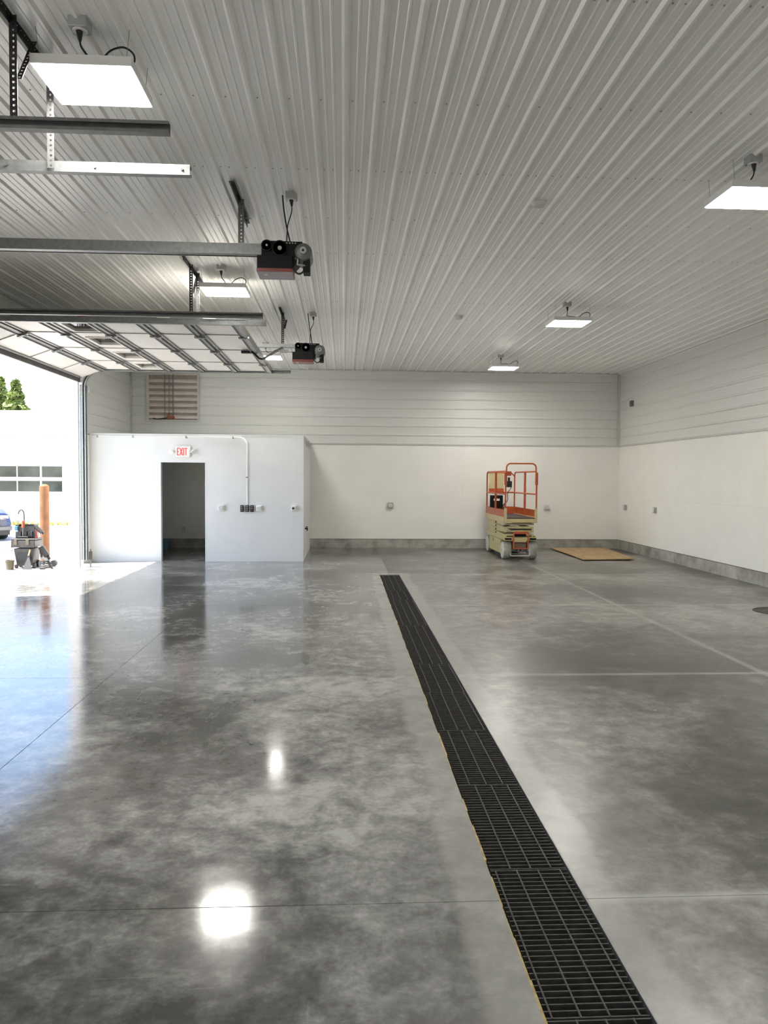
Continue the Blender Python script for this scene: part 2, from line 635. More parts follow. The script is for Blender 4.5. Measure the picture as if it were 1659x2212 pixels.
# ------------------------------------------------------------------ the room
XL, XR, YB, YF, HC = -5.06, 6.79, 18.38, -7.0, 4.31
XD, XO = -4.92, -5.12   # inner and outer face of the door frames
CURB, SID = 0.22, 2.525            # top of concrete curb, bottom of steel siding
PY, PX, PT = 15.39, -0.81, 2.54    # office box: front face, right face, top

# floor: slabs between saw cuts, each its own piece
floor = B()
for x0, x1, y0, y1 in ((XO, GX0 - 0.02, YF, YB), (GX1 + 0.02, XR, YF, YB), (GX0 - 0.02, GX1 + 0.02, GY1 + 0.02, YB)):
    floor.box(x0, x1, y0, y1, -0.12, -0.006)
floor_o = floor.build('floor', M_JOINT, origin=(0, 0, 0))
tag(floor_o, 'mottled grey polished concrete floor with saw cut joints', None, None, 'structure')
JY = [YF, -4.1, -0.55, 2.95, 6.44, 10.04, 13.30, YB]
J = 0.0022
for i in range(len(JY) - 1):
    y0, y1 = JY[i] + J, JY[i + 1] - J
    if JY[i + 1] <= 13.31:
        cols = [(XO, -1.98), (-1.98, GX0 - 0.0045), (GX1 + 0.0045, 3.72), (3.72, XR)]
    else:
        cols = [(XO, -1.98), (-1.98, 0.814), (0.814, 3.72), (3.72, XR)]
    for k, (x0, x1) in enumerate(cols):
        jj = 0.0022
        a = 0 if (x0 in (XO,) or x0 > 0.9 and x0 < 1.1) else jj
        c = 0 if (x1 == XR or abs(x1 - (GX0 - 0.0045)) < 1e-6) else jj
        B().box(x0 + a, x1 - c, y0, y1, -0.10, 0.0).build('slab', M_FLOOR, floor_o)

# ceiling: ribbed steel sheets, ribs hanging down into the room
RP = 0.2180


def rib_profile(width, n, mn=0.0045):
    """profile across a sheet: list of (offset, drop)"""
    out = []
    for k in range(n):
        o = k * RP
        out += [(o, 0.0), (o + 0.006, 0.0), (o + 0.024, 0.019), (o + 0.042, 0.019), (o + 0.060, 0.0),
                (o + 0.100, 0.0), (o + 0.106, mn), (o + 0.116, mn), (o + 0.122, 0.0),
                (o + 0.158, 0.0), (o + 0.164, mn), (o + 0.174, mn), (o + 0.180, 0.0)]
    out.append((n * RP, 0.0))
    return [p for p in out if p[0] <= width + 1e-6]


ceil = struct('ceiling', 'white ribbed steel ceiling with ribs running towards the back wall', (0, 0, HC))
RX0 = -0.030 - 24 * RP             # a rib edge
x = RX0
first = True
while x < XR - 0.02:
    w = min(4 * RP, XR - x)
    prof = rib_profile(w, 4)
    if x < XL:
        prof = [p for p in prof if x + p[0] >= XL]
    b = B()
    n = len(prof)
    vs = []
    for yy in (YF, YB):
        vs += [(x + a, yy, HC - d) for a, d in prof]
    b.add(vs, [(i, i + 1, n + i + 1, n + i) for i in range(n - 1)])
    # a back so that the sheet is not a bare surface
    b.box(max(x, XL), x + w, YF, YB, HC + 0.012, HC + 0.02)
    b.build('ceiling_panel', M_CEIL, ceil)
    x += 4 * RP
# screws in rows under the trusses
b = B()
row = 0
for yy in [0.6 + 1.19 * k for k in range(15)]:
    for k in range(-25, 32):
        for off in ((0.075, 0.145) if row % 2 else (0.080,)):
            xx = -0.030 + k * RP + off
            if XL + 0.1 < xx < XR - 0.1:
                b.cyl((xx, yy, HC), (xx, yy, HC - 0.005), 0.006, 6)
    row += 1
tag(b.build('screw_head', M_GREYBOX, ceil), 'rows of small grey sheet screws', None, None, 'stuff')


def siding(parent, p0, along, L, out, z0, z1, mtl, holes=()):
    """horizontal ribbed sheets, three feet tall each; along/out are unit vectors"""
    A = Vector(along); O = Vector(out); P = Vector(p0)
    z = z1
    while z > z0 + 0.02:
        h = min(4 * RP, z - z0)
        prof = [(a, d) for a, d in rib_profile(h, 4, 0.0012)]
        b = B()
        n = len(prof)
        segs = [(0, L)]
        for (h0, h1, hz0, hz1) in holes:
            if z - h < hz1 and z > hz0:
                segs = [(0, h0), (h1, L)]
        for s0, s1 in segs:
            vs = []
            for q in (s0, s1):
                for a, d in prof:
                    v = P + A * q + O * (d * 0.85)
                    vs.append((v.x, v.y, z - a))
            b.add(vs, [(i, i + 1, n + i + 1, n + i) for i in range(n - 1)])
        b.build('siding_panel', mtl, parent)
        z -= 4 * RP


def wall_panels(parent, axis, pos, a0, a1, z0, z1, step, thick, inward, start=None, mtl=None, rows=None):
    """flat white sheets standing against a wall with hairline seams"""
    e = 0.0008
    rows = rows or [(z0, z1)]
    for ri, (r0, r1) in enumerate(rows):
        a = a0
        nxt = (start if start is not None else a0 + step) - ri * step * 0.45
        while a < a1 - 1e-4:
            while nxt <= a + 0.05:
                nxt += step
            b1 = min(nxt, a1)
            p, q = (pos, pos + thick * inward) if inward > 0 else (pos + thick * inward, pos)
            bb = B()
            if axis == 'X':      # wall in the XZ plane
                bb.box(a + e, b1 - e, p, q, r0 + e, r1 - e)
            else:
                bb.box(p, q, a + e, b1 - e, r0 + e, r1 - e)
            bb.build('wall_panel', mtl or M_WALL, parent)
            a = b1
            nxt += step


# back wall
wb = B().box(XL - 0.3, XR + 0.3, YB + 0.04, YB + 0.3, -0.1, HC + 0.1).build('wall_back', M_WALL, origin=(0, YB, 0))
tag(wb, 'back wall, white panels below and pale ribbed steel siding above', None, None, 'structure')
siding(wb, (XL, YB, 0), (1, 0, 0), XR - XL, (0, -1, 0), SID, HC, M_SIDE, holes=())
wall_panels(wb, 'X', YB + 0.03, XL, XR, CURB, SID, 2.44, 0.03, -1, start=0.47)
# right wall
wr = B().box(XR + 0.04, XR + 0.3, YF - 0.3, YB + 0.3, -0.1, HC + 0.1).build('wall_right', M_WALL, origin=(XR, 0, 0))
tag(wr, 'right wall, bright white panels below and ribbed steel siding above', None, None, 'structure')
siding(wr, (XR, YF, 0), (0, 1, 0), YB - YF, (-1, 0, 0), SID, HC, M_SIDE)
wall_panels(wr, 'Y', XR + 0.03, YF, YB, CURB, SID, 2.44, 0.03, -1, start=-5.73, rows=[(CURB, 1.27), (1.27, SID)])
# wall behind the camera
wf = B().box(XO, XR + 0.3, YF - 0.3, YF, -0.1, HC + 0.1).build('wall_front', M_WALL, origin=(0, YF, 0))
tag(wf, 'white wall behind the viewer', None, None, 'structure')
# left door wall: three openings and an added unseen bay for light
HZ = 3.46
OPEN = [(-5.0, -0.60), (0.05, 4.44), (5.08, 9.42), (10.72, 14.98)]
lw = B()
ed = ([YF] + [v for o in OPEN for v in o])[:-1]
ED = OPEN[-1][1]                   # far jamb
for i in range(0, len(ed), 2):
    lw.box(XO, XD - 0.02, ed[i], ed[i + 1], -0.1, HC + 0.1)
for o in OPEN:
    lw.box(XO, XD - 0.02, o[0], o[1], HZ, HC + 0.1)
# beyond the doors, an unseen window added to brighten the office
WY0, WY1, WZ0, WZ1 = 16.1, 17.5, 0.85, 2.10
XP = -5.34
lw.box(XP, XL - 0.03, ED, WY0, -0.1, HC + 0.1).box(XP, XL - 0.03, WY1, YB + 0.3, -0.1, HC + 0.1)
lw.box(XP, XL - 0.03, WY0, WY1, -0.1, WZ0).box(XP, XL - 0.03, WY0, WY1, WZ1, HC + 0.1)
wl = lw.build('wall_left', M_STUCCO, origin=(XL, 0, 0))
tag(wl, 'left wall with the wide overhead door openings', None, None, 'structure')
siding(wl, (XD, YF, 0), (0, 1, 0), ED - YF, (1, 0, 0), HZ + 0.02, HC, M_SIDE)
siding(wl, (XL, ED, 0), (0, 1, 0), YB - ED, (1, 0, 0), SID, HC, M_SIDE)
for i in range(0, len(ed), 2):
    B().box(XD - 0.02, XD, ed[i], ed[i + 1], 0, HZ + 0.02).build('wall_panel', M_WALL, wl)
B().box(XL - 0.03, XL, ED, WY0, 0, SID).build('wall_panel', M_WALL, wl)
B().box(XL - 0.03, XL, WY1, YB, 0, SID).build('wall_panel', M_WALL, wl)
B().box(XL - 0.03, XL, WY0, WY1, 0, WZ0).box(XL - 0.03, XL, WY0, WY1, WZ1, SID).build('wall_panel', M_WALL, wl)
wn1 = struct('added_window_1', 'added unseen window that lights the office from the left wall', (XL, (WY0 + WY1) / 2, WZ0))
fr_ = B()
for d_ in ((WY0, WY0 + 0.05, WZ0, WZ1), (WY1 - 0.05, WY1, WZ0, WZ1), (WY0 + 0.05, WY1 - 0.05, WZ0, WZ0 + 0.05), (WY0 + 0.05, WY1 - 0.05, WZ1 - 0.05, WZ1), ((WY0 + WY1) / 2 - 0.02, (WY0 + WY1) / 2 + 0.02, WZ0 + 0.05, WZ1 - 0.05)):
    fr_.box(XP + 0.1, XL - 0.005, *d_)
fr_.build('window_frame', M_PART, wn1)
for y0_, y1_ in ((WY0 + 0.05, (WY0 + WY1) / 2 - 0.02), ((WY0 + WY1) / 2 + 0.02, WY1 - 0.05)):
    B().box(XP + 0.14, XP + 0.144, y0_, y1_, WZ0 + 0.05, WZ1 - 0.05).build('pane', M_GLASS, wn1)
# roof and eave over the door wall
tag(B().box(XO - 0.48, XO - 0.001, YF - 0.3, YB + 0.6, 4.05, 4.40).build('roof_eave', M_STUCCO), 'white eave over the door wall outside', None, None, 'structure')
tag(B().box(XO, XR + 0.3, YF - 0.3, YB + 0.3, HC + 0.11, HC + 0.20).build('roof', M_STUCCO), 'roof deck above the ribbed ceiling', None, None, 'structure')

# concrete curbs
for nm, dims in (('baseboard_back', (PX - 0.12, XR, YB - 0.012, YB + 0.04, 0, CURB)), ('baseboard_right', (XR - 0.012, XR + 0.04, YF, YB - 0.012, 0, CURB)),
                 ('baseboard_office', (XL, PX - 0.12, YB - 0.012, YB + 0.04, 0, CURB))):
    o = B().box(*dims).build(nm, M_CURB)
    tag(o, {'baseboard_back': 'raw concrete curb along the foot of the back wall', 'baseboard_right': 'raw concrete curb along the foot of the right wall',
            'baseboard_office': 'raw concrete curb inside the office room'}[nm], None, None, 'structure')
# dark strip painting the shade line where the white panels meet the curb
for nm, dims in (('shade_strip_1', (PX, XR, YB - 0.016, YB, CURB - 0.004, CURB + 0.006)), ('shade_strip_2', (XR - 0.016, XR, YF, YB, CURB - 0.004, CURB + 0.006))):
    tag(B().box(*dims).build(nm, M_SEAL), 'thin dark strip as painted shade on top of the concrete curb, ' + ('back wall' if nm == 'shade_strip_1' else 'right wall'), None, None, 'structure')
# steel trims
trims = [('trim_3', (XR - 0.075, XR - 0.002, YB - 0.075 + 0.05, YB - 0.018, SID, HC - 0.02), M_TRIM, 'vertical steel corner trim at the right end of the back wall'),
         ('trim_4', (PX, XR - 0.02, YB - 0.024, YB + 0.001, SID - 0.012, SID + 0.022), M_TRIM, 'steel trim under the siding of the back wall'),
         ('trim_5', (XR - 0.024, XR + 0.001, YF, YB - 0.024, SID - 0.012, SID + 0.022), M_TRIM, 'steel trim under the siding of the right wall'),
         ('trim_6', (XL, XL + 0.03, YB - 0.07, YB - 0.018, PT, HC - 0.02), M_TRIM, 'vertical steel corner trim above the office')]
for nm, d, m_, lb in trims:
    tag(B().box(*d).build(nm, m_), lb, None, None, 'structure')

# ------------------------------------------------------------------ office box
DX0, DX1, DZ = -3.675, -2.765, 2.008
T = 0.12
pf = B()
pf.box(XL, DX0, PY, PY + T, 0, PT).box(DX1, PX, PY, PY + T, 0, PT).box(DX0, DX1, PY, PY + T, DZ, PT)
o = pf.build('wall_partition', M_PART)
tag(o, 'white office partition with a doorway and an exit sign', None, None, 'structure')
o = B().box(PX - T, PX, PY + T, YB, 0, PT - 0.001).build('wall_partition_side', M_PART)
tag(o, 'right end wall of the white office box', None, None, 'structure')
o = B().box(XL, PX, PY + T, YB, PT - 0.16, PT - 0.02).build('ceiling_office', M_PART)
tag(o, 'flat lid of the white office box', None, None, 'structure')
b = B()
b.box(XL, PX + 0.006, PY - 0.006, PY + T, PT, PT + 0.018).box(PX - T, PX + 0.006, PY + T, YB, PT, PT + 0.018)
tag(b.build('trim_7', M_PART), 'white cap along the top of the office partition', None, None, 'structure')
# door lining
dr = B()
dr.box(DX0, DX0 + 0.018, PY - 0.004, PY + T + 0.004, 0, DZ).box(DX1 - 0.018, DX1, PY - 0.004, PY + T + 0.004, 0, DZ)
dr.box(DX0 + 0.018, DX1 - 0.018, PY - 0.004, PY + T + 0.004, DZ - 0.018, DZ)
tag(dr.build('door_1', M_PART), 'doorless white lined doorway into the dim office', None, None, 'structure')

# ------------------------------------------------------------------ trench drain
tr = thing('trench_drain', 'long black trench drain sunk into the floor', 'drain', (0.814, 4.0, -0.3))
TY0 = -3.0
B().box(GX0 - 0.02, GX0 - 0.004, TY0, GY1 + 0.02, -0.30, -0.007).box(GX1 + 0.004, GX1 + 0.02, TY0, GY1 + 0.02, -0.30, -0.007) \
   .box(GX0 - 0.004, GX1 + 0.004, TY0, GY1 + 0.02, -0.32, -0.30).box(GX0 - 0.004, GX1 + 0.004, GY1 + 0.002, GY1 + 0.02, -0.30, -0.007) \
   .box(GX0 - 0.004, GX1 + 0.004, TY0, TY0 + 0.02, -0.30, -0.007).build('channel', M_TRENCH, tr)
e = B()
random.seed(3)
yy = TY0
while yy < GY1:
    d = random.uniform(0.1, 0.25)
    e.box(GX0 - 0.0045, GX0 + random.uniform(-0.002, 0.006), yy, min(yy + d, GY1), -0.05, -0.0015)
    yy += d
tag(e.build('edge_strip', M_EDGE, tr), 'ragged tan strip along the left lip')
B().box(GX1 + 0.0005, GX1 + 0.0045, TY0, GY1, -0.05, -0.0005).build('edge_angle', M_GALV, tr)

GZ0, GL = 2.2817, 0.9142
ORD = ['first', 'second', 'third', 'fourth', 'fifth', 'sixth', 'seventh', 'eighth', 'ninth', 'tenth', 'eleventh']
panels = [(-1, 1, (.28, .56, .83)), (0, 1, (.06, .34, .62, .91)), (1, 1, (.27, .54, .81)), (2, 1, (.19, .47, .75)), (3, 1, (.13, .41, .67, .95)),
          (4, 1, (.17, .43, .70, .97)), (5, 2, (.26, .54, .81)), (7, 2, (.16, .43, .70, .97)), (9, 1, (.20, .49, .80)), (10, 2, (.14, .43, .70))]
bar_proto = rod_proto = rod2_proto = None
gw = GX1 - GX0 - 0.014
for i, (u, n, rods) in enumerate(panels):
    y0 = GZ0 + u * GL + 0.004
    ln = n * GL - 0.008
    lab = ORD[i] + ' dark steel drain grate counted from the bottom of the picture'
    t = thing('drain_grate', lab, 'drain grate', (GX0 + 0.007, y0, -0.032), 'bar grates over the trench drain')
    nb = 30 * n
    for k in range(nb):
        yy = 0.003 + (ln - 0.006) * k / (nb - 1)
        if bar_proto is None:
            bar_proto = B().box(GX0 + 0.007, GX0 + 0.007 + gw, y0 - 0.0026, y0 + 0.0026, -0.032, -0.004).build('bearing_bar', M_GRATE, t)
            bar_proto.location = (0, yy, 0)
        else:
            share(bar_proto, t, (0, yy, 0))
    for r in rods:
        pr = rod_proto if n == 1 else rod2_proto
        if pr is None:
            pr = B().box(GX0 + 0.004, GX0 + 0.010, y0, y0 + ln, -0.010, -0.0025).build('cross_rod', M_GRATE, t)
            pr.location = (gw * r, 0, 0)
            if n == 1: rod_proto = pr
            else: rod2_proto = pr
        else:
            share(pr, t, (gw * r, 0, 0))

# round cover in the floor, right
t = thing('floor_cleanout_cover', 'round dark cast iron cover in the floor near the right wall', 'floor cover', (5.66, 9.50, 0.0))
B().lathe((5.66, 9.50, 0), [(0.0, 0.006), (0.26, 0.006), (0.27, 0.0)], 32).build('lid', M_IRON, t)
B().lathe((5.66, 9.50, 0), [(0.275, 0.0), (0.275, 0.007), (0.30, 0.007), (0.305, 0.0)], 32).build('rim', M_IRON, t)

# ------------------------------------------------------------------ overhead doors
SH, DW = 0.608, 4.42
STV = (0.85, 2.10, 3.40)


def section(parent, name, org, theta, h, W, window=False, strut=True):
    """one door section; local x = up the door, y = along the door, -z = inside face"""
    xs = 0.045
    b = B()
    if window:
        # slab with four window holes
        bays = [0.0] + list(STV) + [W]
        holes = []
        for q in range(4):
            c = (bays[q] + bays[q + 1]) / 2
            holes.append((c - 0.27, c + 0.27))
        wx0, wx1 = h / 2 - 0.16, h / 2 + 0.16
        b.box(0, wx0, 0, W, 0, xs).box(wx1, h, 0, W, 0, xs)
        last = 0.0
        for h0, h1 in holes:
            b.box(wx0, wx1, last, h0, 0, xs)
            last = h1
        b.box(wx0, wx1, last, W, 0, xs)
    else:
        b.box(0.002, h - 0.002, 0, W, 0, xs)
    me = bpy.data.meshes.new(name)
    me.from_pydata(b.v, [], b.f)
    me.update()
    me.materials.append(M_DOOR)
    s = bpy.data.objects.new(name, me)
    C.objects.link(s)
    s.parent = parent
    s.location = Vector(org) - ORG[parent.name]
    s.rotation_euler = (0, theta, 0)
    ORG[s.name] = Vector((0, 0, 0))
    if strut:
        B().box(h - 0.075, h - 0.012, 0.0, W, -0.032, 0.0).box(h - 0.075, h - 0.066, 0, W, -0.05, -0.032).build('rail', M_RAIL, s)
    B().box(0.012, 0.045, 0.0, W, -0.016, 0.0).build('rail', M_RAIL, s)
    for v in STV:
        B().box(0.045, h - 0.075, v - 0.006, v + 0.006, -0.012, 0.0).build('stile', M_RAIL, s)
        if strut:
            B().box(h - 0.10, h + 0.05, v - 0.035, v + 0.035, -0.058, -0.032).cyl((h, v - 0.04, -0.055), (h, v + 0.04, -0.055), 0.013, 8).build('hinge', M_GALV, s)
    for v in (0.03, W - 0.03):
        B().box(0.045, h - 0.075, v - 0.03, v + 0.03, -0.010, 0.0).build('end_stile', M_DOOR, s)
    if window:
        for h0, h1 in holes:
            B().box(wx0 - 0.03, wx0, h0 - 0.03, h1 + 0.03, -0.018, 0).box(wx1, wx1 + 0.03, h0 - 0.03, h1 + 0.03, -0.018, 0) \
               .box(wx0, wx1, h0 - 0.03, h0, -0.018, 0).box(wx0, wx1, h1, h1 + 0.03, -0.018, 0).build('window_trim', M_DOOR, s)
            B().box(wx0, wx1, h0, h1, 0.018, 0.023).build('window_pane', M_GLASS, s)
    return s


TZ = 3.68
DY0 = 9.925
door = thing('overhead_door', 'raised white sectional overhead door lying open under the ceiling', 'garage door', (-2.9, 12.13, TZ))
DZ0 = TZ + 0.012
for k in range(5):
    section(door, 'door_section', (-4.415 + k * SH, DY0, DZ0), 0.0, SH, DW, window=(k == 1))
hb = 0.50
th = -math.atan2(0.175, 0.468)
section(door, 'door_section', (-4.415 - hb * math.cos(th), DY0, DZ0 - hb * math.sin(-th)), th, hb, DW)
B().box(-4.905, -4.875, DY0 - 0.02, DY0 + DW + 0.02, 3.435, 3.53).build('bottom_seal', M_SEAL, door)
B().box(-1.385, -1.35, DY0, DY0 + DW, DZ0 - 0.05, DZ0 + 0.05).build('top_strut', M_RAIL, door)
for (dy, lab) in ((5.04, 'closed white sectional overhead door next to the open one'), (0.03, 'closed white sectional overhead door farthest from the office')):
    dd = thing('overhead_door', lab, 'garage door', (XD, dy + 2.2, 0.0))
    zz = 0.0
    for k in range(6):
        section(dd, 'door_section', (XD + 0.055, dy, zz), -PI / 2, 0.59, 4.42, window=(k == 2))
        zz += 0.59

# door tracks: C-shaped rails, vertical, curved, then horizontal
TXE = -1.0


def c_profile(sign):
    t_ = 0.0035
    w, hh, lip = 0.052, 0.066, 0.018
    # a: towards +Y * sign (open side), b: up
    p = [(0, -hh / 2), (w, -hh / 2), (w, -hh / 2 + lip), (w - t_, -hh / 2 + lip), (w - t_, -hh / 2 + t_), (t_, -hh / 2 + t_),
         (t_, hh / 2 - t_), (w - t_, hh / 2 - t_), (w - t_, hh / 2 - lip), (w, hh / 2 - lip), (w, hh / 2), (0, hh / 2)]
    return [(a * sign, b) for a, b in p]


def track(y, sign, label, mtl, angle_bar, vertical):
    t = thing('door_track', label, 'door track', (TXE, y, TZ), 'overhead door tracks')
    fr = []
    R = 0.34
    xv = -4.815
    Y = (0, 1, 0)
    if vertical:
        fr.append(((xv, y, 0.13), Y, (-1, 0, 0)))
        fr.append(((xv, y, TZ - R), Y, (-1, 0, 0)))
    for k in range(1 if vertical else 0, 11):
        a = PI - (PI / 2) * k / 10
        p = (xv + R + R * math.cos(a), y, TZ - R + R * math.sin(a))
        fr.append((p, Y, (math.cos(a), 0, math.sin(a))))
    fr.append(((TXE, y, TZ), Y, (0, 0, 1)))
    B().sweep(fr, c_profile(sign)).build('rail', mtl, t)
    if angle_bar:
        B().box(-4.2, TXE - 0.25, y - 0.004 * sign, y, TZ + 0.033, TZ + 0.085).box(-4.2, TXE - 0.25, y - 0.004 * sign, y + 0.04 * sign, TZ + 0.085, TZ + 0.089).build('stiffener_angle', M_GALV, t)
    # bolts on the back of the rail
    for k in range(6):
        xx = TXE - 0.05 - k * 0.55
        B().cyl((xx, y, TZ), (xx, y - 0.008 * sign, TZ), 0.009, 6).build('bolt', M_GALVD, t)
    return t


track(4.485, -1, 'door track with dark open channel towards the viewer, below the nearest lamp', M_GALVD, False, False)
track(5.034, 1, 'second galvanised door track from the viewer, bright back face', M_GALV, False, False)
track(9.471, -1, 'thin dark door track just above the raised door', M_GALVD, False, False)
t10 = track(9.862, 1, 'broad galvanised door track with stickers beside the raised door', M_GALV, True, False)
B().box(-3.38, -3.27, 9.852, 9.857, TZ + 0.037, TZ + 0.06).build('red_label', M_STICKR, t10)
B().box(-2.38, -2.22, 9.852, 9.857, TZ + 0.037, TZ + 0.075).build('white_label', M_STICKW, t10)
B().box(-1.80, -1.64, 9.850, 9.857, TZ + 0.037, TZ + 0.085).build('white_label', M_STICKW, t10)
tf = track(14.40, -1, 'galvanised door track standing at the far jamb by the office', M_GALV, False, True)
B().box(-4.90, -4.77, 14.401, 14.406, 0.13, 3.4).box(XD + 0.001, XD + 0.005, 14.362, 14.401, 0.0, 3.44).build('wall_angle', M_GALV, tf)
B().box(-4.80, -4.72, 14.402, 14.408, 3.25, 3.38).build('flag_bracket', M_GALV, tf)

# ------------------------------------------------------------------ hangers of perforated angle


def hanger(x, y, z0, label, brace=0, cross=None, wide=0.04, mtl=None):
    t = thing('track_hanger', label, 'hanger bracket', (x, y, z0), 'perforated steel hangers under the ceiling')
    b = B().perforated((x, y, z0), (0, 0, 1), (1, 0, 0), (0, -1, 0), HC - 0.02 - z0, wide, 0.003, 0.032, 0.0075)
    b.box(x - wide / 2 - 0.003, x - wide / 2, y - 0.003, y + wide, z0, HC - 0.02)
    b.build('upright', mtl or M_DARKST, t)
    if cross:
        y0, y1 = cross
        cb = B().box(x - wide / 2 - 0.004, x - wide / 2, y0, y1, HC - 0.065, HC - 0.02)
        cb.perforated((x - wide / 2, y0, HC - 0.024), (0, 1, 0), (1, 0, 0), (0, 0, 1), y1 - y0, wide, 0.003, 0.05, 0.008)
        # the fixing strip is deep enough to bridge the ribs
        cb.build('ceiling_angle', M_DARKST, t)
    if brace:
        p0 = Vector((x + 0.02, y + 0.02, z0 + 0.24)); p1 = Vector((x + 0.02, y + brace, HC - 0.03))
        d = (p1 - p0); L = d.length; d.normalize()
        B().perforated(p0, d, Vector((1, 0, 0)), d.cross(Vector((1, 0, 0))).normalized(), L, 0.032, 0.003, 0.032, 0.007).build('diagonal_brace', M_DARKST, t)
    return t


hanger(-1.87, 4.482, TZ + 0.033, 'dark perforated steel hanger at the top left corner of the picture', brace=0.24, cross=(3.9, 5.25))
hanger(-1.87, 5.020, TZ - 0.02, 'perforated steel hanger half hidden by the nearest ceiling lamp', mtl=M_GALVD)
hanger(-1.87, 9.465, TZ + 0.033, 'dark perforated hanger beside the middle left lamp', brace=0.34, cross=(9.1, 10.3))
hanger(-1.86, 9.850, TZ - 0.02, 'pale perforated hanger bolted to the sticker track', mtl=M_GALV)

# ------------------------------------------------------------------ door openers


def opener(y, zt, label, cover, rh=0.105, chain_x=None):
    """motor head hanging at the end of its rail; face towards the viewer"""
    x0, x1 = -0.81, -0.335
    t = thing('door_opener', label, 'door opener', ((x0 + x1) / 2, y, zt - 0.273))
    f = y            # front face
    b = B()
    # main gear plate with a rounded top left corner
    pl = [(x0 + 0.04, zt - 0.1547), (x0 + 0.04, zt - 0.0273), (x0 + 0.07, zt), (x1 - 0.06, zt - 0.00455), (x1 - 0.045, zt - 0.0455), (x1 - 0.09, zt - 0.182), (x1 - 0.14, zt - 0.2366)]
    n = len(pl)
    b.add([(p, f, q) for p, q in pl] + [(p, f + 0.22, q) for p, q in pl], [tuple(range(n)), tuple(range(2 * n - 1, n - 1, -1))] + [(i, n + i, n + (i + 1) % n, (i + 1) % n) for i in range(n)])
    b.build('gear_housing', M_BLACK, t, bevel=0.004)
    bx = B().box(x0, x1 - 0.145, f - 0.02, f + 0.26, zt - 0.2867, zt - 0.1411)
    ctl = bx.build('control_box', M_BLACK, t, bevel=0.004)
    B().box(x0 - 0.002, x1 - 0.143, f - 0.023, f + 0.262, zt - 0.2894, zt - 0.2593).build('red_band', M_RED, t)
    B().box(x0 + 0.004, x1 - 0.149, f - 0.016, f + 0.255, zt - 0.2939, zt - 0.2894).build('bottom_cover', cover, t)
    B().box(x0 + 0.06, x0 + 0.09, f + 0.05, f + 0.10, zt - 0.2958, zt - 0.2939).build('white_sticker', M_STICKW, t)
    # pulleys and bolts
    for px, pz, r in ((x0 + 0.09, zt - 0.05005, 0.052), (x0 + 0.21, zt - 0.0728, 0.072)):
        p = B().lathe((px, f, pz), [(r, -0.012), (r, -0.02), (r - 0.01, -0.022), (r - 0.012, -0.012)], 28, 'Y').build('pulley', M_BLACK, t, smooth=True)
        B().cyl((px, f - 0.01, pz), (px, f - 0.03, pz), 0.010 if r < 0.06 else 0.019, 12).build('hub', M_GREYBOX, p)
    for k in range(4):
        B().cyl((x1 - 0.20 + k * 0.026, f, zt - 0.02002), (x1 - 0.20 + k * 0.026, f - 0.005, zt - 0.02002), 0.007, 8).build('vent_hole', M_GREYBOX, t)
    # motor
    mx, mz = x1 - 0.045, zt - 0.1183
    m_ = B().lathe((mx, f, mz), [(0.0, -0.10), (0.05, -0.10), (0.075, -0.085), (0.08, -0.06), (0.08, 0.20), (0.0, 0.20)], 28, 'Y').build('motor', M_MOTOR, t, smooth=True)
    B().cyl((mx, f - 0.10, mz), (mx, f - 0.125, mz), 0.032, 20).build('end_cap', M_GREYBOX, m_)
    B().cyl((mx, f - 0.124, mz), (mx, f - 0.13, mz), 0.010, 12).build('shaft', M_BLACK, m_)
    B().box(x1 - 0.05, x1 + 0.015, f - 0.05, f + 0.1, zt - 0.2958, zt - 0.1683).build('capacitor_box', M_BLACK, t, bevel=0.006)
    B().tube([(x1 - 0.145, f - 0.02, zt - 0.2593)] + [(x1 - 0.145 + 0.12 * k / 8, f - 0.03, zt - 0.2593 - 0.05 * math.sin(PI * k / 8)) for k in range(1, 8)] + [(x1 - 0.02, f - 0.02, zt - 0.2503)], 0.009, 8).build('motor_cable', M_BLKPL, t, smooth=True)
    B().tube([(x1 - 0.12, f - 0.025, zt - 0.1729), (x1 - 0.09, f - 0.05, zt - 0.1456), (x1 - 0.10, f - 0.05, zt - 0.2275), (x1 - 0.03, f - 0.04, zt - 0.2366)], 0.012, 8).build('flexible_conduit', M_GALV, t, smooth=True)
    # rail back to the door header
    xr = XD + 0.06
    B().box(xr, x0 + 0.06, f + 0.08, f + 0.084, zt - rh, zt - 0.011).box(xr, x0 + 0.06, f + 0.06, f + 0.14, zt - rh - 0.005, zt - rh) \
       .box(xr, x0 + 0.06, f + 0.08, f + 0.14, zt - 0.011, zt - 0.007).build('rail', M_GALV, t)
    B().tube([(chain_x or xr, f + 0.05, zt - 0.137), (x0 + 0.06, f + 0.05, zt - 0.137)], 0.0045, 6).build('chain', M_DARKST, t)
    # cords from the ceiling
    yb_ = y - 0.06 if rh > 0.1 else y + 0.12
    B().tube(smooth_path([(-0.486, yb_ - 0.01, HC - 0.125), (-0.49, yb_, HC - 0.18), (-0.525, (yb_ + y) / 2 + 0.03, HC - 0.26), (-0.535, (yb_ + y) / 2 + 0.06, HC - 0.32), (-0.545, y + 0.09, zt - 0.01)]), 0.0055, 6).build('power_cord', M_BLKPL, t, smooth=True)
    B().tube(smooth_path([(-0.575, yb_ + 0.05, HC - 0.002), (-0.565, yb_ + 0.05, HC - 0.12), (-0.54, (yb_ + y) / 2 + 0.06, HC - 0.28), (-0.505, y + 0.09, zt - 0.01)]), 0.0075, 6).build('control_wire', M_BLKPL, t, smooth=True)
    return t


